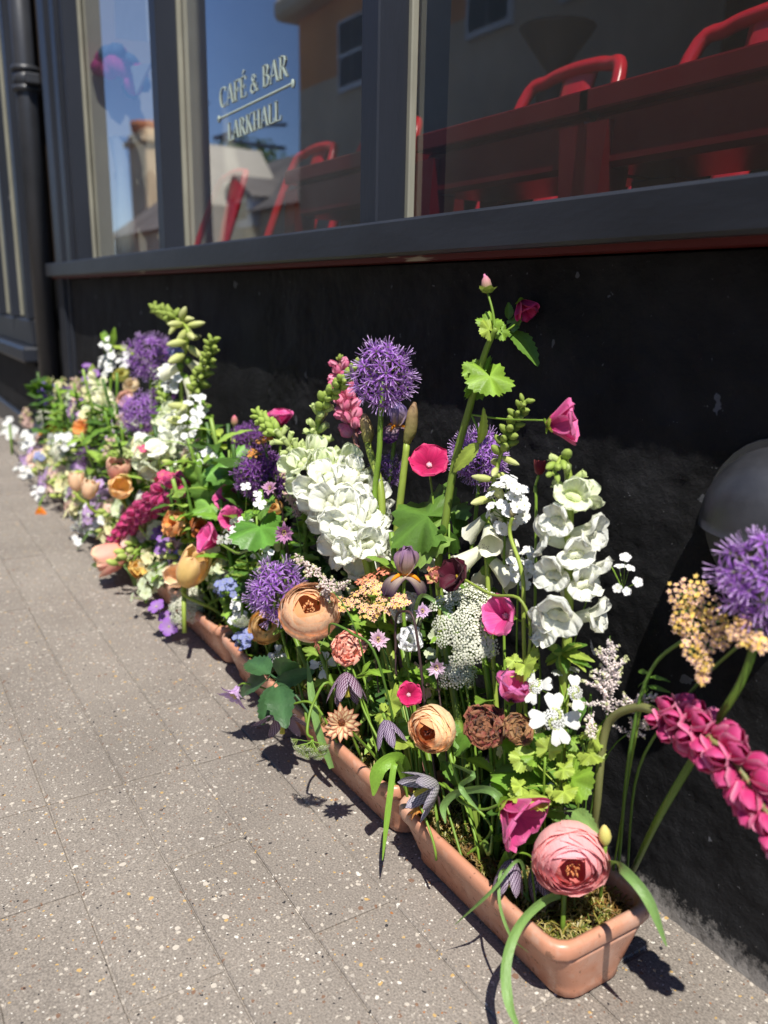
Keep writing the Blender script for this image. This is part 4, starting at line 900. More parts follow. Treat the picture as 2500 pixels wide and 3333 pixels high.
# ---- spikes
def snap_floret(sz, col, lip, opening=1.0, seed=1):
    m = MB(); r = random.Random(seed); c = np.asarray(col)
    V, F, uv = lathe([(.10, 0), (.17, .12), (.19, .3), (.2, .5), (.23, .62)], 9); V[:, 0] *= .85; m.add(V * sz, F, gcol(uv, mix(c, LIME, .45), c), uv)
    for s_ in (-.42, .42):
        V, F, uv = petal(.70, .78, -14, 0 + 66 * opening, cup=.22, base=.5, b=6, c=.42, ruf=.17, rk=3.6, nu=9, nv=13, r0=.14, z0=.5, az=1.571 + s_, ph=r.random() * 6); m.add(V * sz, F, gcol(uv, mix(c, lip, .25), c), uv)
    for az, l in ((-1.571, .52), (-.62, .6), (-2.52, .6)):
        V, F, uv = petal(l, .66, 24, 30 + 84 * opening, cup=.08, base=.55, b=6, c=.42, ruf=.2, rk=3.4, nu=8, nv=11, r0=.15, z0=.5, az=az, ph=r.random() * 6); m.add(V * sz, F, gcol(uv, mix(c, lip, .2), c), uv)
    for s_ in (-.1, .1): m.add(*[q if i else q * sz for i, q in enumerate(ell(.14, .19, .15, 8, 5)[:2])], mix(c, lip, .35), M=frame((0, 0, 1), np.array([s_ * 1.1, -.08, .63]) * sz))
    return m
def snap_half(sz, col, seed=1):
    m = MB(); c = np.asarray(col); V, F, uv = lathe([(.1, 0), (.17, .12), (.2, .35), (.22, .58), (.2, .75), (.1, .86), (.001, .88)], 9); V[:, 0] *= .9; V[:, 1] += .12 * (V[:, 2] - .4).clip(0) ; m.add(V * sz, F, gcol(uv, mix(c, LIME, .5), c), uv)
    for az in (1.57, -1.57, .3, 2.8):
        V, F, uv = petal(.34, .34, 10, 30, cup=.3, base=.6, b=4, c=.5, ruf=.06, nu=5, nv=5, r0=.14, z0=.55, az=az); m.add(V * sz, F, gcol(uv, c, c), uv)
    return m
def bud_mesh(sz, col, tip=None, el=1.0):
    m = MB(); V, F, uv = lathe([(.08, 0), (.2, .15), (.25, .35), (.2, .6), (.08, .78), (.001, .82)], 8); V[:, 2] *= el; m.add(V * sz, F, gcol(uv, col, tip if tip is not None else np.asarray(col) * 1.25), uv)
    for k in range(4): V, F, uv = petal(.42, .26, 50, -5, cup=.35, base=.7, b=2, c=.9, nu=4, nv=3, az=k * 1.57 + .4); m.add(V * sz, F, GR2, uv)
    return m
def bell_mesh(sz, col, inner, seed=1, fl=1.0):
    m = MB(); n = 14; prof = [(.05, 0), (.13, .05), (.17, .2), (.21, .45), (.27, .72), (.31, .9), (.39 * fl, 1.02)]
    V, F, uv = lathe(prof, n); 
    a = np.arctan2(V[:, 1], V[:, 0]); k = (V[:, 2] > .95); V[k, 2] += .07 * np.cos(4 * a[k]) + .09 * (np.sin(a[k]) < -.3); m.add(V * sz, F, gcol(uv, mix(col, LIME, .35), col), uv)
    for i in range(10): q = np.array([.14 * math.cos(i * 2.4) * (.6 + .05 * i), -.2 - .012 * i, .80 + .02 * (i % 4)]); m.add(OCT_V * .016 * sz, OCT_F, lin(95, 50, 45), M=frame((0, 0, 1), q * sz))
    V, F, uv = lathe([(.001, .02), (.1, .0), (.16, .08), (.19, .22)], 8); m.add(V * sz, F, GRN, uv); return m
def spike(name, cat, label, path, base, spec, *a_, via=(), **k_):
    return spike_(name, cat, label, path, base, spec, *a_, via=via, **k_)
def spike_(name, cat, label, path, base, spec, stem=6, scol=GRN, group=None, tipdir=None, dens=1.0, seed=1, start_s=0., mat='petal', leafy=0, lod=False, spin=2.39996, via=(), face=0., gap=0., fl_step=14):
    """path: pixel points from tip down to the lowest floret; spec(s) -> (kind mesh or MB, size scale, tilt from stem axis)"""
    pts = [P(*q) for q in path]; r = random.Random(seed)
    u = PX(pts[len(pts) // 2]); T, B = start(name, label, cat, pts[-1], (0, 0, 1), base, group)
    full = catmull(pts + [P(*q) for q in via] + [B], 10); add_stem(T, full[::-1], stem * u, scol, n=7, tip=stem * u * .35)
    curve = catmull(pts, 14); seg = np.cumsum([0] + [np.linalg.norm(curve[i + 1] - curve[i]) for i in range(len(curve) - 1)]); tot = seg[-1]
    s = 0.; k = 0; buds = MB()
    while s < 1.0:
        if gap and r.random() < gap: s += .5 * fl_step * u / tot; k += 1
        i = min(np.searchsorted(seg, s * tot), len(curve) - 1); i = max(i, 1); f = (s * tot - seg[i - 1]) / max(1e-9, seg[i] - seg[i - 1]); p = mix(curve[i - 1], curve[i], f)
        t = nrm(curve[max(i - 2, 0)] - curve[min(i + 2, len(curve) - 1)]); x = nrm(np.cross(t, CT)); y = np.cross(t, x)
        out = nrm(x * math.cos(k * spin) + y * math.sin(k * spin) + CT * face); me, sc, tilt, step, small = spec(s, k)
        d = nrm(t * math.cos(tilt) + out * math.sin(tilt) + np.array([r.gauss(0, .12) for _ in range(3)])); M = frame(d, p + out * stem * u * .5, 0, sc * u); sc *= r.uniform(.82, 1.15); rl = r.gauss(0, .22)
        # keep local +Y pointing up the stem
        yv = nrm(t - d * t.dot(d)) if abs(t.dot(d)) < .98 else M[:3, 1] / (sc * u); xv = np.cross(yv, d); xv, yv = xv * math.cos(rl) + yv * math.sin(rl), yv * math.cos(rl) - xv * math.sin(rl); M[:3, 0] = xv * sc * u; M[:3, 1] = yv * sc * u
        if lod or small: buds.addmb(me[1], M)
        else: T.inst('floret', me[0], M)
        s += step * u / tot / dens; k += 1
    T.part('buds' if not lod else 'florets', buds, mat, kind='stuff'); return T
def shared(mb, name='floret', mat='petal'): return (mb.mesh(name, mat), mb)
WHT, CRM = lin(238, 239, 230), lin(224, 230, 186)
SN = [shared(snap_floret(1, WHT, lin(226, 228, 170), (1.0, .8, 1.15, .9)[k], k), mat='white_petal') for k in range(4)]; SNC = [shared(snap_floret(1, lin(228, 234, 205), lin(214, 222, 130), .75, 5), mat='white_petal')]
SH = shared(snap_half(1, lin(205, 218, 150))); SB1 = shared(bud_mesh(1, lin(140, 168, 62), lin(176, 196, 100)))
def snapdragon(label, path, base, fl=95, stem=9, budpart=.38, seed=1, lod=False, dens=1.0, spin=2.39996, face=.55):
    def spec(s, k):
        if s < budpart * .5: return SB1, fl * (.34 + .55 * s / budpart), .8, fl * (.09 + .10 * s), True
        if s < budpart: return SH, fl * (.5 + .5 * (s - budpart * .5)), .95, fl * .17, False
        return (SNC[0] if s < budpart + .12 else SN[k * 7 % 4]), fl * (.82 + .25 * min(1, s)), 1.25 + .12 * s, fl * .19, False
    return spike('snapdragon', 'snapdragon', label, path, base, spec, stem, LIME, 'white snapdragon spikes', seed=seed, lod=lod, dens=dens, spin=spin, face=face)
FB = shared(bell_mesh(1, lin(238, 236, 214), None)); FS = shared(bud_mesh(1, lin(186, 196, 100), lin(222, 224, 165), 1.5)); FT = shared(bud_mesh(1, lin(138, 160, 66), lin(168, 186, 90)))
def foxglove(label, path, base, fl=90, stem=7, bells=.7, seed=1, lod=False, dens=1.0):
    def spec(s, k):
        if s < bells * .55: return FT, fl * (.30 + .34 * s / bells), .95 + .5 * s, fl * (.055 + .08 * s), True
        if s < bells: return FS, fl * (.42 + .4 * (s - .3)), 1.75, fl * .17, False
        return FB, fl * (.85 + .3 * (s - bells)), 2.25, fl * .3, False
    return spike('foxglove', 'foxglove', label, path, base, spec, stem, LIME, 'creamy foxglove spikes', seed=seed, lod=lod, dens=dens)
def lupin_floret(c0, c1, c2):
    m = MB(); V, F, uv = ell(.10, .13, .28, 7, 5); V[:, 2] += .38; m.add(V, F, gcol(uv, c1, c0), uv)
    for s_ in (-1, 1):
        V, F, uv = petal(.80, .58, 50, -44, cup=.5, base=.55, b=5, c=.5, nu=8, nv=7, r0=.02, z0=.06, az=-.25 if s_ > 0 else 3.39); m.add(V, F, gcol(uv, c1, c0, 1, c2, 5), uv)
        V, F, uv = petal(.66, .62, 40, -6, cup=.4, base=.5, b=5, c=.45, nu=7, nv=6, r0=.05, z0=.08, az=1.571 + s_ * .5); m.add(V, F, gcol(uv, c1, c2, 1, mix(c2, WHT, .25), 8), uv)
    m.add(*tube([(0, 0, -.18), (0, 0, .12)], .035, 5)[:2], mix(c1, GRN, .5)); return m
LUPM = shared(lupin_floret(lin(192, 42, 106), lin(206, 58, 120), lin(222, 96, 150))); LUPP = shared(lupin_floret(lin(226, 112, 150), lin(240, 190, 205), lin(230, 120, 160)))
LUPV = shared(lupin_floret(lin(84, 62, 140), lin(100, 76, 160), lin(120, 92, 180))); LUPC = shared(lupin_floret(lin(230, 230, 180), lin(226, 230, 190), lin(240, 238, 214)))
def lupin(label, path, base, kind, fl=60, stem=7, tip=.12, seed=1, lod=False, dens=1.0, scol=GR2, tilt=1.15, group='lupin spires', via=()):
    def spec(s, k):
        if s < tip: return FT, fl * (.25 + .3 * s / tip), .8, fl * .07, True
        return kind, fl * (.72 + .28 * min(1, s * 2)), tilt, fl * (.115 if not lod else .13), False
    return spike('lupin', 'lupin', label, path, base, spec, stem, scol, group, seed=seed, lod=lod, dens=dens, via=via, gap=.2)
# ---- clusters
def tiny5(c, cc, s=1.0):
    m = MB(); V = [(0, 0, .0)]
    for k in range(10): a = k * .6283; q = 1.0 if k % 2 == 0 else .5; V.append((q * math.cos(a), q * math.sin(a), .1))
    m.add(V, [(0, i, i % 10 + 1) for i in range(1, 11)], np.array([mix(c, cc, .3)] + [c] * 10)); m.add(OCT_V * np.array([.34, .34, .2]), OCT_F, cc, M=frame((0, 0, 1), (0, 0, .15))); return m
def yarrow(label, blobs, Y, base, cols=(lin(250, 196, 172), lin(244, 214, 96)), fs=12, n=26, stem=4, path=None, name='yarrow', flip=1, axis=(-.1, .75, .65), join=False, group='peach and yellow yarrow heads'):
    """blobs: (px, py, radius px, dY)"""
    r = random.Random(int(blobs[0][0])); C0 = P(blobs[0][0], blobs[0][1], Y); u = PX(C0); a = ax(*axis) * flip
    T, B = start(name, label, 'yarrow', C0, a, base, group)
    top = np.mean([P(b[0], b[1], Y + b[3]) for b in blobs], 0) - a * 55 * u
    pth = catmull([B] + [P(*q) for q in path] + [top], 6) if path else stem_path(B, top, a)
    add_stem(T, pth, stem * u, GR2); br = MB(); fl_ = [tiny5(np.asarray(cols[0]) * k, cols[1]) for k in (.85, 1.0, 1.1)] + [tiny5(mix(cols[0], cols[1], .6), cols[1])]; allm = MB()
    for b in blobs:
        c = P(b[0], b[1], Y + b[3]); m = MB(); rad = b[2] * u; x = nrm(np.cross(a, CR)); y = np.cross(a, x)
        br.add(*tube(bez(top, top + a * 20 * u, c - a * 30 * u, c - a * 4 * u, 5), stem * .4 * u, 4)[:2], GR2)
        for k in range(n):
            f = math.sqrt((k + .5) / n); t = k * 2.4; q = c + (x * math.cos(t) + y * math.sin(t)) * f * rad * r.uniform(.8, 1.2) + a * (-.3 * f * f * rad + r.uniform(-.25, .2) * rad)
            d = nrm(a + (x * math.cos(t) + y * math.sin(t)) * f * .5 + np.array([r.gauss(0, .2) for _ in range(3)])); m.addmb(fl_[r.randrange(4)], frame(d, q, r.random() * 6, fs * u * r.uniform(.75, 1.1)))
            if k % 3 == 0: br.add(*tube([c - a * 14 * u, q], stem * .2 * u, 3, False)[:2], GR2)
        if join: allm.addmb(m)
        else: T.part('flower_cluster', m, 'petal', smooth=False)
    if join: T.part('flower_cluster', allm, 'petal', smooth=False)
    T.part('branches', br, 'stem'); return T
def lace_umbellet(seed):
    m = MB(); r = random.Random(seed)
    for k in range(30):
        f = math.sqrt((k + .5) / 30); a = k * 2.4; q = np.array([f * math.cos(a), f * math.sin(a), .25 * (1 - f * f) + r.uniform(-.1, .1)])
        m.add([(0, 0, .3), (1, 0, 0), (.3, .9, 0), (-.8, .6, 0), (-.8, -.6, 0), (.3, -.9, 0)], [(0, 1, 2), (0, 2, 3), (0, 3, 4), (0, 4, 5), (0, 5, 1)], lin(232, 232, 212) * r.uniform(.75, 1.02), M=frame((q[0] * .5, q[1] * .5, 1), q, a, .15 * r.uniform(.7, 1.25)))
        m.add(*tube([(0, 0, -1.0), q], .02, 3, False)[:2], lin(150, 170, 90))
    return m
LU = [shared(lace_umbellet(k), 'umbellet') for k in range(3)]
def lace(label, px, py, Y, wpx, hpx, n=34, base=None, axis=(-.1, .45, .9), seed=1, us=30, stem=5, lod=False, path=None, group='white lace umbels', name='lace_flower'):
    Q = P(px, py, Y); u = PX(Q); a = ax(*axis); r = random.Random(seed); T, B = start(name, label, 'lace flower', Q, a, base, group)
    hub = Q - a * wpx * .42 * u; pth = catmull([B] + [P(*q) for q in path] + [hub], 6) if path else stem_path(B, hub, a); add_stem(T, pth, stem * u, GRN)
    x = nrm(CR - a * CR.dot(a)); y = np.cross(a, x); br = MB(); jm = MB()
    for k in range(n):
        f = math.sqrt((k + .5) / n) * r.uniform(.85, 1.12); t = k * 2.4 + r.uniform(-.4, .4); q = Q + x * math.cos(t) * f * wpx * .43 * u + y * math.sin(t) * f * hpx * .43 * u + a * (-.22 * f * f * wpx + r.uniform(-.10, .08) * wpx) * u
        d = nrm(q - hub + a * wpx * .2 * u); M = frame(d, q, r.random() * 6, us * u * r.uniform(.8, 1.15)); br.add(*tube(bez(hub, hub + a * 20 * u, q - d * us * u * 1.4, q - d * us * u * .9, 4), stem * .22 * u, 4)[:2], GRN)
        if lod: jm.addmb(LU[k % 3][1], M)
        else: T.inst('umbellet', LU[k % 3][0], M)
    if lod: T.part('florets', jm, 'petal', smooth=False, kind='stuff')
    T.part('rays', br, 'stem'); return T
def astilbe(label, tip, bot, Y, wpx, base=None, col=lin(236, 214, 212), seed=1, bead=4.6, nb=18, stem=3, group='pale pink astilbe plumes', tipc=lin(196, 206, 120), side=None):
    a_, b_ = P(*tip, Y), P(*bot, Y + .01); u = PX(b_); r = random.Random(seed); d = nrm(a_ - b_); T, B = start('astilbe', label, 'astilbe', b_, d, base, group)
    add_stem(T, stem_path(B, b_, d) + [mix(b_, a_, t) for t in (.3, .6, 1)], stem * u, GR2, tip=stem * .3 * u); x = nrm(np.cross(d, CT)); y = np.cross(d, x); l = np.linalg.norm(a_ - b_)
    for k in range(nb):
        f = k / (nb - 1); p = mix(b_, a_, f * .92); bl = (wpx * .55 * u * (1 - f) ** .6 + 10 * u) * r.uniform(.45, 1.2); o = nrm(x * math.cos(k * 2.4 + r.uniform(-.9, .9)) + y * math.sin(k * 2.4) * .7); e = p + nrm(o * .9 + d * r.uniform(.2, 1.3) + np.array([r.gauss(0, .2) for _ in range(3)])) * bl; m = MB()
        m.add(*tube([p, e], stem * .3 * u, 3)[:2], GRN)
        nn = max(8, int(bl / u / 1.3))
        for i in range(nn):
            g = (i + .3) / nn; q = mix(p, e, g) + np.array([r.gauss(0, 1) for _ in range(3)]) * (1.1 - .75 * g) * 5.0 * u; c = mix(col, tipc, .7 if g > .85 else 0) * r.uniform(.8, 1.08)
            m.add(OCT_V * np.array([1, 1, 1.7]) * bead * u * r.uniform(.55, 1.0), OCT_F, c, M=frame((r.gauss(0, 1), r.gauss(0, 1), r.gauss(0, 1)), q))
        T.part('plume_branch', m, 'petal', smooth=False)
    return T
def flo5(sz, c, eye=lin(200, 205, 120)):
    m = MB()
    for k in range(4 if sz < 0 else 5):
        V, F, uv = petal(1, .82, 70, 98, cup=.1, base=.3, b=6, c=.42, nu=5, nv=5, az=k * 6.283 / (4 if sz < 0 else 5), notch=.08, ruf=.05); m.add(V, F, gcol(uv, mix(c, eye, .25), c), uv)
    m.add(OCT_V * .12, OCT_F, eye, M=frame((0, 0, 1), (0, 0, .05))); m.add(*tube([(0, 0, -.9), (0, 0, .02)], .07, 5)[:2], mix(c, LIME, .4)); return m
FW = shared(flo5(1, lin(238, 238, 240))); FW4 = shared(flo5(-1, lin(240, 240, 240))); FBL = shared(flo5(1, lin(132, 140, 200))); FPU = shared(flo5(1, lin(150, 96, 190))); FPK = shared(flo5(1, lin(222, 60, 130)))
def cluster(name, cat, label, spots, Y, kind, base=None, fs=20, stem=3, group=None, lod=False, axis=(-.1, .5, .85), seed=1, path=None, scol=GRN):
    lod = lod and len(spots) > 18
    """cluster of small open florets on short stalks; spots: (px, py) of each floret"""
    r = random.Random(seed); c = np.mean([P(*s_, Y) for s_ in spots], 0); u = PX(c); a = ax(*axis); T, B = start(name, label, cat, c, a, base, group); hub = c - a * 45 * u - np.array([0, 0, 25 * u])
    pth = catmull([B] + [P(*q) for q in path] + [hub], 6) if path else stem_path(B, hub, (0, 0, 1)); add_stem(T, pth, stem * u, scol); br = MB(); jm = MB()
    for s_ in spots:
        q = P(s_[0], s_[1], Y + r.uniform(-.02, .02)); d = nrm(q - hub + np.array([r.gauss(0, .3) for _ in range(3)]) * 30 * u + ax(*axis) * 25 * u); br.add(*tube([hub, q - d * fs * .8 * u], stem * .4 * u, 3)[:2], scol)
        M = frame(d, q, r.random() * 6, fs * u * r.uniform(.8, 1.15))
        if lod: jm.addmb(kind[1], M)
        else: T.inst('floret', kind[0], M)
    if lod: T.part('florets', jm, 'petal', kind='stuff')
    T.part('stalks', br, 'stem'); return T
def spots(cx, cy, rx, ry, n, seed=1):
    r = random.Random(seed); return [(cx + rx * math.sqrt((k + .5) / n) * math.cos(k * 2.4 + seed) + r.uniform(-.12, .12) * rx, cy + ry * math.sqrt((k + .5) / n) * math.sin(k * 2.4 + seed) + r.uniform(-.12, .12) * ry) for k in range(n)]
# ---- leaves
def leaf_ovate(L_, W_, fold=.25, curl=.3, ser=.08, col=GRN, n=17, seed=1):
    r = random.Random(seed); m = MB(); V = []; uv = []
    for i in range(n):
        t = i / (n - 1); w_ = W_ / 2 * (math.sin(math.pi * t ** .8) ** .75 + .02) * (1 + (ser if i % 2 else -ser)); x = L_ * t; z = -curl * L_ * t * t
        for j, v in enumerate((-1, -.5, 0, .5, 1)): V.append((x + (W_ * .08 * abs(v) if i % 2 else 0), w_ * v, z + fold * abs(v) * w_ + .03 * L_ * math.sin(5 * t * 3.1 + abs(v) * 2) * abs(v) * ser * 6)); uv.append((v, t))
    uv = np.array(uv); c = np.tile(np.asarray(col, float), (len(V), 1)); c *= (1 + .3 * (np.abs(uv[:, 0]) < .1))[:, None]; m.add(V, grid_faces(n, 5), c, uv); return m
def leaf_lobed(Rr, col=GRN, lobes=5, depth=.25, ser=.06, cupz=.2, seed=1, n=44):
    r = random.Random(seed); m = MB(); V = [(0, 0, 0)]; uv = [(0, 0)]
    for q in (.4, .75, 1.0):
        for k in range(n):
            a = -2.75 + 5.5 * k / (n - 1); e = 1 - depth * (1 - abs(math.cos(lobes * a / 2 * 1.0)) ** .7) - .10 * (a / 2.75) ** 2; e *= (1 + (ser if k % 2 else -ser) * (q == 1.0)); rr = Rr * q * e
            V.append((rr * math.cos(a), rr * math.sin(a), Rr * (cupz * q * q * (.4 + .6 * math.cos(lobes * a)) * .7 - .22 * q * q + .07 * q * math.sin(3 * a + seed * 1.7)))); uv.append((math.sin(lobes * a / 2), q))
    F = [(0, 1 + k, 2 + k) for k in range(n - 1)]
    for i in range(2): F += [(1 + i * n + k, 1 + i * n + n + k, 2 + i * n + n + k, 2 + i * n + k) for k in range(n - 1)]
    uv = np.array(uv); cv = np.tile(np.asarray(col, float), (len(V), 1)) * (1 + .32 * (np.abs(uv[:, 0]) < .16) - .12 * (np.abs(uv[:, 0]) > .8))[:, None]; m.add(V, F, cv, uv); return m
def xframe(d, up, pos, s=1.0):
    """local +X along d, local +Z close to up"""
    x = nrm(d); z = nrm(np.asarray(up) - x * x.dot(up)); y = np.cross(z, x); M = np.eye(4); M[:3, 0] = x * s; M[:3, 1] = y * s; M[:3, 2] = z * s; M[:3, 3] = pos; return M
def leaf_spray(label, leaves, base, stem=4, path=None, name='leaf_spray', cat='leaves', group=None, col=GRN, kind='ovate', lod=False):
    """leaves: (px, py of leaf foot, tip px, py, Y foot, Y tip, width px, colour or None)"""
    c = P(leaves[0][0], leaves[0][1], leaves[0][4]); u = PX(c); T, B = start(name, label, cat, c, (0, 0, 1), base, group)
    feet = [P(l[0], l[1], l[4]) for l in leaves]; top = feet[0]
    pth = catmull([B] + [P(*q) for q in path] + [top], 6) if path else stem_path(B, top, (0, 0, 1)); add_stem(T, pth, stem * u, col); st = MB()
    for i, (l, f) in enumerate(zip(leaves, feet)):
        tp = P(l[2], l[3], l[5]); L_ = np.linalg.norm(tp - f); cc = col if len(l) < 8 or l[7] is None else l[7]; up = nrm(CT * .8 + np.array([0, 0, .8]) + np.array([rnd.gauss(0, .25) for _ in range(3)]))
        if i: 
            j = min(range(len(pth)), key=lambda q: np.linalg.norm(pth[q] - f)); st.add(*tube([pth[j], f], stem * .5 * u, 5)[:2], cc)
        m = MB()
        if kind == 'ovate': m.addmb(leaf_ovate(L_, l[6] * u, col=cc, seed=i), xframe(tp - f, up, f))
        else: m.addmb(leaf_lobed(L_ * .6, col=cc, seed=i), xframe(tp - f, up, mix(f, tp, .38)))
        T.part('leaf', m, 'leaf')
    if st.n: T.part('petioles', st, 'stem')
    return T
def blade(label, pts, wpx, col=lin(110, 150, 82), name='strap_leaf', cat='leaf', group='long strap leaves', keel=.35, twist=0):
    p = [P(*q) for q in pts]; u = PX(p[len(p) // 2]); c = catmull(p, 8); n = len(c); mb = MB(); V = []; uv = []
    for i, q in enumerate(c):
        t = i / (n - 1); d = nrm(c[min(i + 1, n - 1)] - c[max(i - 1, 0)]); s_ = nrm(np.cross(d, CT)); s_ = nrm(s_ * math.cos(twist * t) + np.cross(d, s_) * math.sin(twist * t)); nn = np.cross(s_, d); w_ = wpx / 2 * u * min(1, (1.02 - t) * 4) ** .8 * (.7 + .3 * min(1, t * 5))
        for v in (-1, -.5, 0, .5, 1): V.append(q + s_ * v * w_ + nn * keel * abs(v) * w_); uv.append((v, t * 3))
    mb.add(V, grid_faces(n, 5), np.asarray(col), np.array(uv)); T = Thing(name, label, cat, p[0], group); T.part('blade', mb, 'leaf'); return T
# ---- generic filler stems with leaves
def filler(xw, yw, zt, lean, seed, label, group, col, n=8, ll=.07, lw=.03, kind='ovate'):
    r = random.Random(seed); B = np.array([xw, yw, ZS]); top = np.array([xw + lean[0], yw + lean[1], zt]); T = Thing('leafy_stem', label, 'foliage', B, group); pth = bez(B, B + [0, 0, (zt - ZS) * .5], top - [lean[0] * .3, lean[1] * .3, (zt - ZS) * .3], top, 8); add_stem(T, pth, .0065, col); lm = MB()
    for k in range(n):
        f = .25 + .75 * k / n; i = min(int(f * 8), 7); p = mix(pth[i], pth[i + 1], f * 8 - i); a = k * 2.4 + seed; d = np.array([math.cos(a), math.sin(a), r.uniform(-.1, .7)]); s_ = r.uniform(.7, 1.2); cc = np.asarray(col) * r.uniform(.7, 1.25)
        m = leaf_ovate(ll * s_, lw * s_, col=cc, n=11, seed=k, curl=r.uniform(.1, .5)) if kind == 'ovate' else leaf_lobed(ll * .6 * s_, col=cc, n=26, seed=k); lm.addmb(m, xframe(d, (0, 0, 1), p))
    T.part('leaves', lm, 'leaf'); return T
PINKR = (lin(250, 192, 188), lin(252, 184, 190), lin(238, 136, 130)); PEACH = (lin(252, 222, 178), lin(252, 214, 168), lin(226, 150, 90)); APRI = (lin(255, 222, 190), lin(255, 224, 186), lin(248, 186, 130)); CRY = (lin(240, 205, 130), lin(244, 214, 150), lin(220, 160, 80))
HOTP = (lin(140, 10, 66), lin(222, 40, 108), lin(232, 70, 130)); ROSEP = (lin(184, 36, 110), lin(238, 84, 158), lin(244, 130, 184))
MAG = 'lupin spires'
# ---------------- nearest trough
bloom('ranunculus', 'ranunculus', 'largest pink ranunculus, layered ball nodding over the near trough end', 1857, 2790, .775, lambda u: ranunculus(120 * u, PINKR, .85, 12, 3, lin(245, 160, 100)), (-.10, -.30, 1), base=(1830, 3040), off=105, stem=9, sag=.15)
T = Thing('ranunculus_bud', 'small yellow green bud behind the large pink ranunculus', 'bud', G(1952, 2945, ZS))
q = P(1975, 2712, .80); u = PX(q); add_stem(T, stem_path(T.loc, q - np.array([0, 0, 40 * u]), (0, 0, 1)), 7 * u); m = MB(); m.addmb(bud_mesh(85 * u, lin(190, 190, 90), lin(230, 210, 130)), frame((-.2, 0, 1), q - np.array([0, 0, 45 * u]))); T.part('bud', m, 'petal')
bloom('mallow_flower', 'mallow', 'bright pink mallow funnel turned to the right above the pink ranunculus', 1665, 2640, .74, lambda u: mallow(135 * u, ROSEP, 20, 66, 4, 1.2), (.58, -.38, .55), base=(1520, 2850), off=40, stem=5, path=[(1440, 2560, .76), (1500, 2610, .74), (1570, 2635, .74)], group='pink mallow blooms')
bloom('fritillary', 'fritillary', 'dark purple chequered fritillary hanging beside the pink ranunculus', 1660, 2850, .745, lambda u: fritillary(115 * u, (lin(96, 66, 100), lin(112, 78, 118), lin(70, 40, 66)), 1, 6), (-.15, -1, .35), base=(1700, 3010), off=52, stem=4, path=[(1730, 2900, .80), (1735, 2800, .79), (1690, 2775, .76)])
bloom('fritillary', 'fritillary', 'dark purple chequered fritillary tucked under the pink ranunculus, tips to the right', 1755, 2865, .79, lambda u: fritillary(105 * u, (lin(70, 46, 78), lin(88, 60, 96), lin(56, 30, 60)), 2, 10), (.35, -1, .2), base=(1745, 3000), off=50, stem=4)
bloom('fritillary', 'fritillary', 'pale grey chequered fritillary lying on its side between two troughs', 1378, 2572, .72, lambda u: fritillary(125 * u, (lin(160, 168, 150), lin(176, 176, 182), lin(120, 120, 140)), 3, 26), (-.9, -.25, .45), base=(1500, 2800), off=60, stem=5, path=[(1600, 2700, .78), (1510, 2600, .76)])
bloom('ranunculus', 'ranunculus', 'round cream and apricot ranunculus ball opening to the left', 1408, 2372, .745, lambda u: ranunculus(77 * u, PEACH, .95, 11, 5, lin(120, 60, 40)), (-.52, -.05, .85), base=(1560, 2800), off=70, stem=7, path=[(1530, 2640, .78), (1480, 2510, .765)])
bloom('carnation', 'carnation', 'bronze brown ruffled double bloom, left one of the pair', 1575, 2365, .765, lambda u: carnation(82 * u, (lin(160, 48, 62), lin(124, 46, 48), lin(160, 112, 80)), 60, 2, .1, .75), (-.25, .35, .9), base=(1600, 2800), off=30, stem=6)
bloom('carnation', 'carnation', 'olive brown ruffled double bloom, right one of the pair', 1685, 2375, .79, lambda u: carnation(66 * u, (lin(140, 50, 54), lin(124, 60, 52), lin(164, 126, 84)), 50, 7, .1, .8), (.3, .4, .85), base=(1680, 2800), off=24, stem=5)
bloom('mallow_flower', 'mallow', 'half open pink mallow with violet rimmed petals above the bronze blooms', 1672, 2245, .80, lambda u: mallow(92 * u, (lin(196, 70, 134), lin(244, 124, 172), lin(214, 120, 184)), 22, 26, 5, 1.35, .08), (.1, .8, .6), base=(1690, 2790), off=50, stem=5, group='pink mallow blooms')
bloom('mallow_flower', 'mallow', 'small hot pink furled mallow bloom left of the cream ranunculus ball', 1330, 2262, .755, lambda u: mallow(54 * u, HOTP, 14, 66, 6, 1.15, .1), (.1, .35, .95), base=(1430, 2760), off=14, stem=5, group='pink mallow blooms')
bloom('calendula', 'calendula', 'drooping yellow calendula hanging over the trough joint', 1365, 2625, .73, lambda u: daisy(66 * u, (lin(220, 160, 60), lin(236, 196, 90), lin(206, 120, 50)), 20, lin(140, 80, 20), 3, 58), (.35, -.85, .2), base=(1420, 2800), off=18, stem=4)
bloom('daisy', 'daisy', 'yellow daisy with brown tipped petals and brown disc over the second trough', 1112, 2352, .645, lambda u: daisy(66 * u, (lin(255, 240, 170), lin(255, 244, 196), lin(176, 100, 76)), 30, lin(120, 60, 20), 2, 88), (.05, .2, .98), base=(1290, 2560), off=6, stem=5, path=[(1210, 2450, .73)])
bloom('fritillary', 'fritillary', 'purple chequered fritillary bell below the salmon carnation', 1130, 2235, .715, lambda u: fritillary(112 * u, (lin(120, 60, 100), lin(128, 72, 110), lin(76, 36, 66)), 4, 20), (.08, -1, .4), base=(1240, 2560), off=50, stem=4)
bloom('fritillary', 'fritillary', 'wide open purple chequered fritillary below the dark serrated leaves', 922, 2345, .665, lambda u: fritillary(100 * u, (lin(110, 62, 96), lin(124, 82, 116), lin(72, 40, 66)), 5, 62), (0, -.8, .6), base=(1120, 2460), off=30, stem=4, path=[(1030, 2300, .70), (960, 2290, .68)])
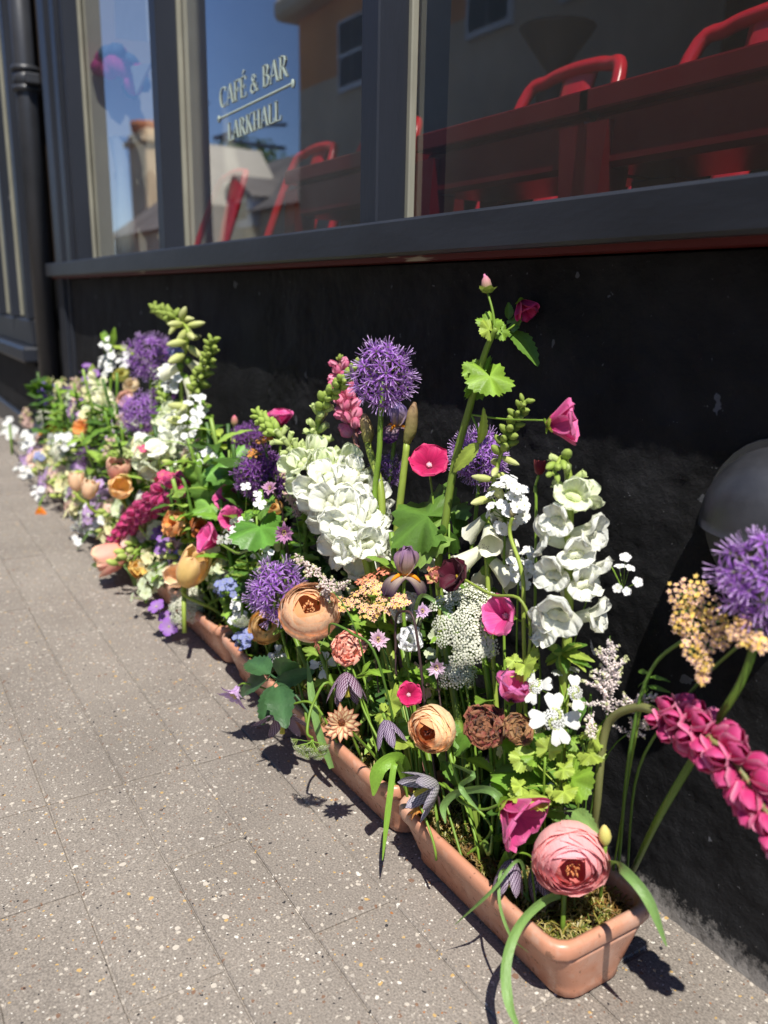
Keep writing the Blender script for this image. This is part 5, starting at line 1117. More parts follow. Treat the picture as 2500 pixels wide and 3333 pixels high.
bloom('fritillary', 'fritillary', 'narrow dusky purple fritillary left of the cream ranunculus ball', 1262, 2380, .735, lambda u: fritillary(95 * u, (lin(96, 66, 110), lin(126, 96, 140), lin(80, 50, 90)), 6, 16), (.3, -1, .15), base=(1330, 2640), off=40, stem=4)
bloom('carnation', 'carnation', 'salmon pink ruffled carnation under the big apricot ranunculus', 1138, 2110, .74, lambda u: carnation(68 * u, (lin(236, 130, 112), lin(246, 168, 146), lin(248, 186, 164)), 44, 3, .06, 1.0), (-.2, .5, .85), base=(1260, 2560), off=26, stem=6)
bloom('ranunculus', 'ranunculus', 'big open apricot ranunculus with tight layered petals', 1008, 1997, .70, lambda u: ranunculus(97 * u, APRI, .95, 14, 8, lin(248, 180, 120)), (.06, .52, .85), base=(1130, 2440), off=80, stem=8)
bloom('ranunculus', 'ranunculus', 'pale yellow ranunculus half hidden under the near purple allium', 866, 2040, .735, lambda u: ranunculus(56 * u, CRY, .8, 9, 9), (-.1, .35, .9), base=(1000, 2380), off=52, stem=5)
bloom('sweet_pea', 'sweet pea', 'white rose like bloom in the middle, right of the pink columbine', 1330, 2085, .79, lambda u: poppy(66 * u, (lin(225, 230, 205), lin(246, 247, 244), lin(248, 248, 248)), 4, 10, 44, .12, CRM), (.1, .3, .9), base=(1360, 2620), off=22, stem=4)
bloom('sweet_pea', 'sweet pea', 'white bloom behind the yarrow with broad petals', 1325, 1985, .84, lambda u: poppy(78 * u, (lin(225, 230, 205), lin(246, 247, 244), lin(248, 248, 248)), 6, 9, 50, .12, CRM), (-.1, .3, .9), off=22, stem=4)
for i, (x, y, w_, ax_, lb, c, Y) in enumerate(((1230, 2082, 44, (.15, .15, .98), 'double pink columbine star right of the salmon carnation', (lin(170, 110, 160), lin(214, 170, 196), lin(228, 200, 214)), .75), (1420, 2168, 44, (.05, -.35, .95), 'double lilac pink columbine below the white rose like bloom', (lin(180, 110, 170), lin(218, 170, 205), lin(236, 214, 228)), .77), (1375, 1990, 36, (.1, .3, .9), 'mauve columbine in front of the white petals beside the yarrow', (lin(150, 90, 160), lin(190, 130, 196), lin(226, 200, 226)), .80), (880, 1590, 34, (-.2, .3, .9), 'dusty pink columbine in front of the dark allium', (lin(160, 80, 150), lin(196, 130, 176), lin(216, 170, 200)), .74), (925, 1730, 46, (.1, -.3, .9), 'dark pink columbine seen from behind, left of the white snapdragon', (lin(120, 60, 120), lin(186, 110, 170), lin(206, 150, 190)), .74))):
    bloom('columbine', 'columbine', lb, x, y, Y, lambda u: columbine(w_ * u, c, i), ax_, off=8, stem=3, scol=lin(86, 70, 66), lod=i > 2, group='double columbines')
bloom('iris', 'iris', 'bearded iris with mauve standards and dark purple falls in the middle', 1318, 1865, .80, lambda u: iris(74 * u, lin(170, 130, 170), lin(70, 26, 80), lin(46, 10, 50)), (.08, .92, .38), base=(1370, 2600), off=10, stem=7, roll=2.2)
bloom('iris', 'iris', 'purple iris behind the tall allium against the black wall', 1290, 1385, .97, lambda u: iris(58 * u, lin(150, 130, 200), lin(110, 40, 130), lin(80, 20, 100)), (.1, .95, .3), off=6, stem=7, roll=.6)
for x0, y0, x1, y1, Y, lb in ((1197, 1440, 1185, 1345, .90, 'papery brown iris bud sheath left of the tall allium stem'), (1325, 1440, 1350, 1310, .93, 'papery brown iris bud sheath right of the tall allium stem')):
    a, b = P(x0, y0, Y), P(x1, y1, Y); u = PX(a); B = base_for(P(x0 - 40, y0 + 300, Y)); T = Thing('iris_bud', lb, 'iris bud', B, 'papery iris sheaths')
    add_stem(T, catmull([B, P(x0 - (30 if x0 > 1300 else -45), y0 + 260, Y - .02), a], 8), 13 * u, LIME * .9); m = MB(); V, F, uv = tube(catmull([a, mix(a, b, .35) + CR * 4 * u, mix(a, b, .7), b], 5), [13 * u, 21 * u, 20 * u, 17 * u, 5 * u], 9); m.add(V, F, gcol(uv, lin(150, 150, 80), lin(170, 140, 110)) , uv); T.part('sheath', m, 'leaf')
bloom('tulip', 'tulip', 'burgundy open bloom with dark backward petals above the white lace', 1500, 1880, .80, lambda u: poppy(72 * u, (lin(60, 10, 30), lin(92, 16, 40), lin(70, 30, 36)), 9, 7, 84, .06), (-.55, .25, .55), base=(1620, 2700), off=10, stem=5, scol=LIME * .8, path=[(1720, 2150, .83), (1700, 1960, .82), (1600, 1935, .81)])
bloom('carnation', 'carnation', 'green and pink striped carnation bud left of the burgundy bloom', 1425, 1880, .815, lambda u: carnation(46 * u, (lin(190, 190, 100), lin(206, 190, 110), lin(200, 110, 110)), 20, 5, .08, 1.1), (-.1, .85, .45), off=20, stem=6, scol=LIME)
# ---------------- alliums
allium('tall purple allium globe standing highest in the middle', 1247, 1222, .885, 232, 70, base=(1440, 2650), lod=False, path=[(1232, 1760, .86), (1236, 1450, .875)], stem=10, seed=2)
allium('purple allium globe beside the big apricot ranunculus', 905, 1925, .72, 208, 90, base=(1040, 2380), lod=False, stem=8, seed=3, axis=(-.2, .9, .3))
allium('purple allium globe cut by the right edge of the photo', 2500, 1880, .86, 345, 80, base=(2062, 2830), lod=False, path=[(2150, 2650, .86), (2300, 2400, .86), (2430, 2180, .86)], stem=15, seed=4, scol=lin(96, 128, 46))
allium('dark purple allium globe half shaded behind the mallow stem', 1560, 1490, .965, 195, 100, stem=7, seed=5)
allium('dense dark purple allium behind the dusty columbine', 850, 1545, .83, 190, 100, stem=6, seed=6, dark=True)
allium('small purple allium low between the stems of the tall allium', 1262, 1530, .96, 110, 50, stem=5, seed=7)
allium('plum coloured allium right of the heart shaped leaves', 812, 1432, .95, 130, 70, stem=6, seed=8, dark=True)
allium('large lilac allium globe high in the far clump', 490, 1160, .90, 165, 80, stem=6, seed=9)
allium('lilac allium globe in the centre of the far clump', 458, 1345, .83, 145, 80, stem=6, seed=10)
allium('lilac allium globe low left in the far clump', 262, 1345, .88, 92, 60, stem=5, seed=11)
allium('small dark plum allium above the peach tulip buds', 285, 1490, .75, 78, 60, stem=4, seed=12, dark=True)
allium('dark plum allium half hidden behind the two tone tulips', 360, 1525, .80, 64, 50, stem=4, seed=13, dark=True)
# ---------------- snapdragons
snapdragon('tall white snapdragon with lime buds leaning to the upper left', [(832, 1345, .80), (905, 1415, .80), (990, 1500, .805), (1075, 1600, .81), (1140, 1710, .815), (1190, 1830, .82)], (1350, 2560), 94, 11, .5, 1, dens=1.25)
snapdragon('white snapdragon behind with its green bud tip bent to the right', [(1165, 1190, .87), (1085, 1275, .86), (1045, 1335, .855), (1035, 1440, .85), (1110, 1570, .85), (1170, 1680, .85)], (1380, 2620), 92, 12, .72, 2, dens=1.1)
T = snapdragon('white snapdragon with cream tip in front of the black wall at right', [(1800, 1545, .83), (1830, 1490, .86), (1850, 1545, .87), (1852, 1640, .87), (1850, 1800, .87), (1848, 2060, .87)], (1800, 2900), 114, 17, .32, 3, dens=.6, face=.75)
# ---------------- foxgloves
foxglove('creamy foxglove with a long green bud tip beside the mallow stem', [(1708, 1305, .90), (1680, 1360, .90), (1640, 1450, .895), (1605, 1580, .885), (1590, 1700, .88), (1585, 1850, .87)], (1650, 2750), 118, 8, .62, 1)
foxglove('far foxglove with its bud tip curled over to the left', [(500, 1000, .88), (570, 1035, .885), (612, 1075, .89), (605, 1140, .89), (590, 1240, .885)], None, 92, 6, .82, 2)
foxglove('far foxglove with an upright green bud tip', [(690, 1105, .92), (680, 1160, .915), (655, 1230, .905), (620, 1320, .89), (600, 1420, .87), (590, 1500, .85)], None, 104, 6, .85, 3, dens=1.2)
snapdragon('pale lime snapdragon left of the upright far foxglove', [(512, 1250, .87), (540, 1310, .865), (572, 1390, .86), (590, 1470, .85)], None, 60, 5, .6, 4, dens=1.1)
snapdragon('lime snapdragon lying to the left above the crimson lupin', [(335, 1490, .73), (400, 1480, .74), (460, 1475, .75), (520, 1500, .76)], None, 52, 5, .85, 5, dens=1.1)
# ---------------- lupins
lupin('magenta lupin bending over to the right edge of the photo', [(2560, 2760, .83), (2480, 2620, .83), (2390, 2480, .83), (2270, 2375, .84), (2150, 2322, .85)], (1925, 2880), LUPM, 138, 17, .0, 1, dens=1.35, via=[(2080, 2303, .857), (2003, 2328, .86), (1966, 2400, .86), (1945, 2600, .86)], scol=lin(126, 128, 78))
o = T = None
lupin('pale pink lupin behind the bent green snapdragon tip', [(1105, 1165, .93), (1110, 1240, .925), (1130, 1330, .92), (1155, 1420, .915)], (1400, 2600), LUPP, 62, 9, .05, 2, scol=lin(170, 120, 110), dens=.8)
lupin('crimson lupin lying down to the left in the far clump', [(352, 1790, .70), (400, 1730, .70), (460, 1670, .71), (530, 1610, .72), (600, 1570, .74)], None, LUPM, 60, 5, .1, 3, lod=True, dens=.95)
lupin('deep violet lupin with pale tip at the far left against the black wall', [(160, 1235, .93), (158, 1280, .93), (155, 1330, .93)], None, LUPV, 44, 4, .2, 4, lod=True, dens=1.)
lupin('cream lupin spire in the far clump', [(298, 1195, .90), (320, 1250, .90), (345, 1330, .89), (365, 1420, .88)], None, LUPC, 52, 5, .15, 5, lod=True, dens=1.)
allium('lilac allium globe beside the violet lupin at far left', 215, 1290, .90, 84, 60, stem=4, seed=14)
allium('purple allium globe between the two large lilac ones', 545, 1290, .92, 110, 60, stem=4, seed=15, dark=True)
# ---------------- the tall mallow plant (one thing with its flowers and buds)
T = Thing('tall_mallow', 'tall green mallow stem with pink blooms and bud rising above all others', 'mallow', G(1560, 2750, ZS))
Ym = .87
main = catmull([T.loc, P(1432, 1950, .85), P(1450, 1700, .86), P(1482, 1500, Ym), P(1530, 1320, Ym), P(1578, 1150, Ym), P(1615, 1068, Ym)], 7); u = PX(main[-1])
add_stem(T, main, 15 * u, lin(126, 150, 60), tip=9 * u)
def twig(pts, r): mb = MB(); V, F, uv = tube(catmull([P(*q) for q in pts], 6), [r * u, r * .8 * u], 6); mb.add(V, F, GRN, uv); T.part('branch', mb, 'stem')
twig([(1612, 1070, Ym), (1603, 1010, Ym), (1588, 955, Ym)], 4.5); twig([(1536, 1350, Ym), (1640, 1364, Ym), (1768, 1368, Ym)], 3.5); twig([(1536, 1352, Ym), (1555, 1400, Ym), (1560, 1440, Ym)], 4); twig([(1605, 1085, Ym), (1650, 1075, .98), (1690, 1045, 1.04)], 4)
m = MB(); q = P(1586, 940, Ym); m.addmb(bud_mesh(70 * u, lin(150, 170, 80), lin(235, 130, 180)), frame(ax(-.12, 1, .1), q - CU * 14 * u)); V, F, uv = tube([q, q + (CU * 1 - CR * .2) * 48 * u], [12 * u, 10 * u, 3 * u], 7); m.add(V, F, gcol(uv, lin(226, 120, 170), lin(238, 150, 190)), uv); calyx(m2 := MB(), 36 * u, 40 * u, 5, 70, 40, LIME); m.addmb(m2, frame(ax(0, 1, .1), q - CU * 16 * u)); T.part('bud', m, 'petal')
for x, y, Y, R0, axs, c, sd, a1 in ((1820, 1378, Ym, 100, (.93, .12, .30), ROSEP, 8, 50), (1712, 1010, 1.045, 62, (.35, -.75, .35), HOTP, 9, 34)):
    qq = P(x, y, Y); nodes = mallow(R0 * PX(qq), c, 22, a1, sd, 1.3, .08); M = frame(ax(*axs), qq - ax(*axs) * 42 * PX(qq)); fl = T.part('flower', (lambda m: (m.addmb(nodes[5][1], M), m)[1])(MB()), 'petal')
    for nm, mb, mat in nodes:
        if nm == 'stamen_column': continue
        mm = MB(); mm.addmb(mb, M); T.part(nm, mm, mat, parent=fl)
for fx, fy, tx, ty, Y0, Y1, w_, kd, cc in ((1562, 1190, 1505, 1225, Ym, .84, 60, 'l', GRN), (1585, 1190, 1612, 1290, Ym, .85, 60, 'l', GRN), (1570, 1200, 1575, 1300, Ym, .9, 60, 'l', GR2), (1605, 1090, 1568, 1040, Ym, .85, 44, 'l', LIME), (1600, 1075, 1590, 1010, Ym, .88, 40, 'l', GRN), (1625, 1060, 1640, 1110, .9, .9, 44, 'l', GRN), (1650, 1060, 1700, 1030, 1.03, 1.035, 40, 'l', GR2), (1660, 1075, 1755, 1150, 1.03, 1.03, 66, 'o', GR2), (1560, 1440, 1470, 1535, Ym, .83, 46, 'o', LIME * .9), (1560, 1445, 1590, 1360, Ym, .85, 34, 'o', LIME * .9), (1655, 1040, 1660, 985, 1.035, 1.035, 30, 'o', GR2)):
    f, tp = P(fx, fy, Y0), P(tx, ty, Y1); L_ = np.linalg.norm(tp - f); m = MB(); up = nrm(CT * .7 + np.array([.35, 0, .6])); m.addmb(leaf_lobed(L_ * .62, cc, 5, .3, .07) if kd == 'l' else leaf_ovate(L_, w_ * PX(f), col=cc), xframe(tp - f, up, mix(f, tp, .35) if kd == 'l' else f)); T.part('leaf', m, 'leaf')
# ---------------- other mallow blooms
bloom('mallow_flower', 'mallow', 'wide open hot pink mallow against the black wall left of the tall mallow stem', 1397, 1512, .875, lambda u: mallow(74 * u, HOTP, 24, 76, 1, 1.25, .06), (-.05, .52, .85), base=(1520, 2720), off=24, stem=4, group='pink mallow blooms', path=[(1400, 1900, .87), (1412, 1680, .875)])
bloom('mallow_flower', 'mallow', 'rosy pink mallow half hidden by the right hand white snapdragon', 1648, 2005, .83, lambda u: mallow(84 * u, ROSEP, 20, 62, 2, 1.25, .1), (-.7, .15, .6), base=(1700, 2760), off=20, stem=4, group='pink mallow blooms')
bloom('mallow_flower', 'mallow', 'pink mallow funnel facing left over the yellow tulips', 690, 1758, .71, lambda u: mallow(66 * u, ROSEP, 18, 60, 3, 1.3, .07), (-.72, .35, .5), base=(980, 2300), off=26, stem=4, path=[(850, 1835, .72), (770, 1800, .715)], group='pink mallow blooms')
bloom('mallow_flower', 'mallow', 'blurred pink mallow cup against the black wall between the two clumps', 912, 1362, .96, lambda u: mallow(56 * u, ROSEP, 22, 46, 4, 1.4, .06), (.0, .9, .4), off=30, stem=4, lod=True, group='pink mallow blooms')
bloom('mallow_flower', 'mallow', 'upper pink mallow right of the hanging heart leaves', 745, 1630, .80, lambda u: mallow(56 * u, ROSEP, 20, 70, 5, 1.2, .08), (-.1, .3, .95), off=16, stem=3, lod=True, group='pink mallow blooms')
bloom('mallow_flower', 'mallow', 'lower pink mallow behind the small white stars', 752, 1690, .78, lambda u: mallow(52 * u, ROSEP, 20, 70, 6, 1.2, .08), (.2, .2, .95), off=16, stem=3, lod=True, group='pink mallow blooms')
T = Thing('mallow_bud', 'round pink bud at the top of a thin stalk left of the blurred mallow', 'bud', base_for(P(765, 1400, .94))); q = P(764, 1378, .94); u = PX(q); m = MB(); m.addmb(bud_mesh(48 * u, lin(150, 170, 80), lin(232, 100, 150)), frame((0, 0, 1), q - CU * 12 * u)); T.part('bud', m, 'petal'); add_stem(T, stem_path(T.loc, q - CU * 12 * u, (0, 0, 1)), 3 * u)
# ---------------- yarrow, lace, astilbe
yarrow('flat peach and yellow yarrow head right of the apricot ranunculus', [(1110, 1965, 34, .0), (1165, 1945, 36, .005), (1205, 1905, 34, .02), (1240, 1915, 34, .02), (1255, 1960, 36, 0), (1205, 1985, 34, -.01), (1300, 1950, 26, .01)], .755, (1350, 2600), fs=9.5, n=30, axis=(-.1, .7, .7))
yarrow('small salmon yarrow head below the white snapdragon', [(1210, 1872, 26, 0), (1250, 1855, 26, .01), (1180, 1885, 22, 0)], .80, (1360, 2600), (lin(236, 140, 120), lin(226, 170, 110)), fs=8, n=22, axis=(-.1, .8, .5))
yarrow('drooping yarrow head seen from below over the apricot ranunculus', [(1015, 2050, 20, 0), (1015, 2080, 22, 0), (1030, 2110, 20, .0)], .685, (1330, 2560), (lin(206, 130, 110), lin(190, 120, 90)), fs=7.5, n=18, path=[(1230, 2150, .72), (1150, 2065, .70), (1080, 2030, .69)], axis=(-.85, -.3, .3), stem=4)
yarrow('large peach and yellow yarrow head against the black wall at right', [(2215, 1930, 46, .01), (2260, 1915, 44, .02), (2290, 1965, 46, .01), (2230, 1985, 46, 0), (2330, 2020, 44, .01), (2270, 2040, 50, 0), (2220, 2035, 36, 0), (2300, 2090, 46, 0), (2350, 2075, 36, .01), (2255, 2110, 40, -.01), (2290, 2160, 30, -.01), (2285, 2205, 20, -.01)], .83, (2010, 2860), (lin(252, 208, 186), lin(250, 218, 70)), fs=12, n=18, path=[(2050, 2450, .86), (2120, 2180, .86)], axis=(-.35, .25, .9), stem=7)
yarrow('peach and yellow yarrow head beside the allium at the right edge', [(2400, 2060, 38, 0), (2440, 2075, 38, 0), (2475, 2090, 30, 0), (2420, 2030, 26, .01)], .82, (2040, 2860), (lin(252, 208, 186), lin(250, 218, 70)), fs=12, n=18, path=[(2080, 2500, .88), (2250, 2250, .87)], axis=(-.2, .45, .85), stem=6)
yarrow('orange yarrow head by the plum allium, small and blurred', [(880, 1390, 20, 0), (850, 1430, 20, 0), (825, 1470, 22, -.02), (870, 1420, 18, 0)], .82, None, (lin(230, 170, 90), lin(226, 150, 70)), fs=9, n=16, join=True)
yarrow('golden yarrow head at the far left of the flowers', [(165, 1375, 26, 0), (190, 1395, 24, 0), (150, 1400, 22, 0)], .80, None, (lin(232, 170, 80), lin(230, 160, 60)), fs=10, n=16, join=True)
lace('broad white lace umbel in the middle of the near clump', 1525, 2010, .80, 275, 330, 46, base=(1570, 2700), seed=1, us=31)
lace('smaller white lace umbel just below the broad one', 1490, 2185, .815, 130, 100, 14, base=(1560, 2720), seed=2, us=26)
lace('grey green domed lace umbel left of the blue flowers', 598, 1960, .70, 135, 150, 30, seed=3, us=20, lod=True)
lace('flat white lace umbel at the far left end', 140, 1345, .86, 80, 40, 16, seed=4, us=12, lod=True)
lace('white lace umbel among the far left flowers', 200, 1460, .72, 110, 70, 22, seed=5, us=14, lod=True)
lace('pale lace umbel low in the far clump', 560, 1440, .82, 110, 90, 20, seed=6, us=16, lod=True)
lace('small white lace umbel above the far left leaves', 470, 1440, .74, 80, 60, 16, seed=7, us=14, lod=True)
lace('lace umbel seen from below hanging over the trough edge', 1010, 2468, .63, 150, 60, 26, base=(1180, 2480), seed=8, us=17, axis=(-.1, -.9, .35), path=[(1080, 2230, .70), (1020, 2290, .66), (1000, 2380, .635)], lod=True)
lace('pale green lace umbel seen from below near the blue flowers', 785, 2035, .70, 70, 50, 14, seed=9, us=14, axis=(0, -.8, .5), path=[(800, 1950, .72)], lod=True)
astilbe('pale pink astilbe plume in front of the black wall, right of the lace flowers', (1985, 2070), (1975, 2320), .86, 230, base=(1890, 2850), seed=1, nb=30, bead=3.6, col=lin(252, 240, 236))
astilbe('small side plume of astilbe pointing right over the lupin stem', (2150, 2265), (2030, 2300), .87, 70, base=(1895, 2850), seed=2, nb=16, bead=3.6, col=lin(252, 240, 236))
astilbe('low astilbe sprig right of the thick lupin stem', (2115, 2345), (2040, 2390), .88, 90, base=(1900, 2850), seed=3, nb=14, bead=3.6, col=lin(252, 240, 236))
astilbe('pale astilbe sprig hanging between the lace flower and the lupin stem', (1925, 2400), (1925, 2320), .84, 80, base=(1880, 2850), seed=4, nb=12, bead=3.6, col=lin(252, 240, 236))
astilbe('feathery astilbe sprig lying in front of the apricot ranunculus', (958, 1800), (1080, 1920), .70, 70, seed=5, nb=16, col=lin(232, 214, 206))
astilbe('feathery astilbe sprig above the yarrow pointing right', (1140, 1895), (1050, 1930), .71, 60, seed=6, nb=12, col=lin(232, 214, 206))
astilbe('dusty pink astilbe left of the tall white snapdragon', (925, 1500), (965, 1680), .78, 90, seed=7, nb=22, col=lin(214, 180, 176))
for i, (x, y, l, w_, Y, lb) in enumerate(((395, 1340, 130, 80, .80, 'pale pink astilbe below the central far allium'), (80, 1335, 60, 50, .86, 'pink astilbe tip at the far left edge'), (245, 1230, 60, 44, .93, 'pink astilbe tip above the far left allium'), (360, 1430, 90, 90, .74, 'spreading pink astilbe above the plum allium'), (500, 1480, 90, 60, .76, 'pink astilbe right of the crimson scraps'))):
    astilbe(lb, (x, y), (x + 15, y + l), Y, w_, seed=20 + i, nb=14, bead=5, col=lin(220, 190, 180))
# lace flowers with big outer petals (one plant, several heads)
T = Thing('orlaya', 'white lace flower with large outer petals, several heads below the right snapdragon', 'lace flower', G(1800, 2880, ZS)); hub = P(1840, 2300, .84); u = PX(hub)
add_stem(T, stem_path(T.loc, hub, (0, 0, 1)), 6 * u); br = MB()
for i, (x, y, Y, R0, a, bg_) in enumerate(((1805, 2340, .80, 74, (-.05, .25, .95), 4), (1745, 2235, .81, 54, (-.6, .45, .7), 3), (1872, 2255, .82, 50, (.15, .35, .9), 2), (1820, 2190, .86, 50, (-.1, .95, .25), 0), (1865, 2180, .87, 44, (.2, .95, .2), 0))):
    q = P(x, y, Y); br.add(*tube(bez(hub, hub + CU * 20 * u, q - ax(*a) * 40 * u, q - ax(*a) * R0 * .3 * u, 5), 3 * u, 5)[:2], GRN); pp = umbel_floret_head(R0 * u, i, 46, bg_); hd = T.part('flower_head', (lambda m: (m.addmb(pp[0][1], frame(ax(*a), q, 0)), m)[1])(MB()), 'petal', smooth=False)
    for nm, mb, mat in pp[1:]: mm = MB(); mm.addmb(mb, frame(ax(*a), q, 0)); T.part(nm, mm, mat, parent=hd)
T.part('stalks', br, 'stem')
for x, y, Y, R0, a, lb, sd in ((1052, 2165, .745, 40, (.1, .2, .9), 'shaded white lace flower left of the fritillary bell', 11), (905, 2130, .74, 30, (0, .5, .8), 'small white lace flower above the dark serrated leaves', 12)):
    bloom('orlaya', 'lace flower', lb, x, y, Y, lambda u: umbel_floret_head(R0 * u, sd, 30, 4), a, off=0, stem=3, lod=True)
# ---------------- small clustered flowers
cluster('phlox', 'phlox', 'domed cluster of small white flowers beside the foxglove', spots(1648, 1640, 62, 95, 38, 2), .875, FW, base=(1640, 2760), fs=23, stem=5, group='white phlox clusters')
cluster('phlox', 'phlox', 'loose sprig of white flowers sticking out against the wall at right', [(2035, 1815), (2050, 1850), (2018, 1845), (2075, 1895), (2010, 1915), (2040, 1925)], .93, FW, base=(1830, 2880), fs=20, stem=3, path=[(1850, 2200, .88), (1960, 1850, .92)], group='white phlox clusters')
cluster('phlox', 'phlox', 'white flower cluster low behind the right snapdragon', spots(1690, 1840, 60, 60, 16, 3), .88, FW, fs=20, stem=4, lod=True, group='white phlox clusters')
cluster('dames_rocket', 'white flower', 'small four petalled white flowers below the pink mallow by the rough leaf', spots(775, 1740, 60, 60, 12, 4) + [(800, 1585), (838, 1610), (845, 1640), (790, 1700)], .735, FW4, fs=20, stem=3, group='small white star flowers')
for i, (x, y, rx, ry, n, Y, fs, k, lb) in enumerate(((282, 1690, 52, 45, 26, .70, 15, FW, 'bright white flower cluster low at the front of the far clump'), (85, 1440, 28, 32, 14, .76, 13, FW, 'white flower cluster at the left end above the pavement'), (60, 1540, 42, 34, 16, .68, 13, FW, 'white flower cluster farthest left over the pavement'), (115, 1605, 22, 26, 10, .66, 13, FW, 'small drooping white cluster over the pavement at far left'), (200, 1435, 44, 26, 14, .72, 13, FW, 'greenish white cluster beside the golden yarrow'), (345, 1165, 22, 62, 22, .94, 14, FW, 'upright white stock at the top of the far clump'), (402, 1170, 20, 30, 8, .93, 13, FW, 'small white stock right of the upright white one'), (540, 1235, 40, 44, 22, .87, 15, FW, 'white star cluster under the large lilac allium'), (460, 1440, 40, 30, 12, .78, 14, FW, 'white cluster left of the drooping cream bells'), (600, 1370, 60, 60, 18, .84, 14, FW, 'loose white flowers around the far foxglove stems'), (650, 1480, 46, 30, 10, .80, 14, FW, 'white scraps of flower below the far foxgloves'), (290, 1230, 24, 40, 14, .92, 15, FPU, 'purple iris like cluster behind the cream lupin'), (240, 1300, 34, 22, 12, .91, 14, FPU, 'violet cluster between the deep lupin and the lilac allium'), (570, 1145, 30, 14, 8, .93, 14, FBL, 'blue scraps of flower beside the large lilac allium'), (125, 1490, 14, 10, 5, .70, 13, FBL, 'small blue flower at the far left'), (735, 1915, 34, 34, 18, .72, 14, FBL, 'pale blue grape hyacinth right of the grey lace dome'), (790, 2075, 26, 34, 16, .70, 14, FBL, 'dark blue flower cluster above the third trough'), (505, 1750, 50, 50, 24, .73, 14, FPU, 'violet cluster behind the pink tulip'), (1790, 2560, 22, 16, 6, .84, 12, FBL, 'tiny blue flower low in the shade of the near trough'), (465, 1475, 16, 26, 6, .73, 18, FPK, 'crimson scraps of flower above the crimson lupin'), (535, 1560, 30, 16, 6, .74, 22, FPK, 'pink petals at the top of the crimson lupin'), (1470, 1940, 30, 30, 8, .88, 17, FW, 'white florets behind the striped carnation bud'), (1360, 1810, 50, 50, 14, .87, 20, FW, 'white florets behind the bearded iris'), (640, 1330, 30, 60, 16, .88, 13, FW, 'white florets along the upright far foxglove'), (850, 1790, 40, 40, 14, .73, 13, FW, 'white florets in the shade left of the near allium'), (760, 1990, 36, 40, 12, .74, 14, FW, 'white florets right of the grey lace dome'), (230, 1760, 30, 12, 8, .66, 13, FW, 'white and blue scraps at the pavement edge'))):
    cluster('flower_cluster', 'flower cluster', lb, spots(x, y, rx, ry, n, i), Y, k, fs=fs, stem=3, lod=True, seed=i)
bloom('columbine', 'columbine', 'mauve flower hanging over the pavement left of the dark serrated leaves', 765, 2255, .62, lambda u: columbine(78 * u, (lin(190, 150, 205), lin(206, 168, 216), lin(220, 190, 226)), 31, 2, 6), (-.3, -.75, .5), base=(1000, 2330), off=24, stem=3, path=[(880, 2250, .68), (800, 2225, .64)], lod=True)
cluster('clematis', 'clematis', 'purple flower hanging at the edge of the fourth trough', [(510, 1975), (540, 2010), (550, 2040)], .665, FPU, fs=30, stem=3, lod=True)
# ---------------- tulips and orange blooms further back
TUL = (lin(246, 178, 140), lin(246, 160, 154), lin(250, 208, 172)); TUY = (lin(246, 210, 120), lin(248, 216, 138), lin(248, 204, 148)); TUP = (lin(248, 212, 166), lin(248, 208, 170), lin(250, 226, 190))
for x, y, Y, l, rr, a, c, lb, bs in ((372, 1812, .665, 118, 50, (-.85, -.30, .3), TUL, 'coral pink tulip lying over the trough edge at left', (600, 2060)), (620, 1860, .69, 135, 52, (.45, .75, .3), TUY, 'yellow and apricot tulip below the pink mallow funnel', None), (585, 1880, .70, 95, 40, (-.3, .3, .8), TUP, 'pale apricot tulip beside the yellow one', None), (388, 1540, .70, 84, 40, (.1, .8, .4), TUL, 'coral tulip of the two tone pair in the far clump', None), (390, 1592, .685, 78, 40, (.3, .3, .8), TUY, 'yellow tulip of the two tone pair in the far clump', None), (248, 1572, .665, 66, 26, (0, 1, .1), TUP, 'egg shaped peach tulip bud at far left', None), (292, 1598, .66, 66, 29, (.25, .9, .2), TUP, 'peach tulip bud right of the egg shaped one', None), (455, 1620, .72, 46, 15, (.5, .8, .1), (CRM, WHT, WHT), 'white closed bud left of the crimson lupin', None)):
    bloom('tulip', 'tulip', lb, x, y, Y, lambda u: tulip(l * u, rr * u, c, int(x)), a, base=bs, off=l * .45, stem=6, lod=False, scol=LIME, group='tulips')
bloom('poppy', 'poppy', 'ruffled orange bloom right of the crimson lupin', 590, 1715, .725, lambda u: poppy(72 * u, (lin(226, 130, 40), lin(238, 160, 80), lin(240, 180, 120)), 3, 9, 58, .13), (-.5, .3, .75), off=28, stem=6, lod=True)
bloom('poppy', 'poppy', 'shaded brown orange bloom behind the ruffled orange one', 660, 1720, .76, lambda u: poppy(56 * u, (lin(140, 70, 20), lin(170, 90, 40), lin(170, 100, 50)), 4, 8, 60, .12), (.1, .2, .9), off=18, stem=5, lod=True)
bloom('poppy', 'poppy', 'yellow orange cupped bloom under the coral tulip', 452, 1868, .675, lambda u: poppy(54 * u, (lin(226, 130, 20), lin(240, 180, 70), lin(240, 200, 110)), 5, 8, 46, .12), (.2, .6, .6), off=16, stem=5, lod=True)
bloom('poppy', 'poppy', 'orange scrap of bloom low in the far left flowers', 272, 1398, .76, lambda u: poppy(36 * u, (lin(226, 130, 40), lin(236, 160, 90), lin(240, 180, 120)), 6, 7, 80, .12), (-.2, .3, .9), off=8, stem=3, lod=True)
bloom('poppy', 'poppy', 'slim orange petal hanging over the pavement at left', 132, 1668, .62, lambda u: poppy(30 * u, (lin(200, 100, 20), lin(220, 130, 30), lin(226, 140, 50)), 7, 3, 20, .05), (.2, -1, .1), off=18, stem=3, lod=True)
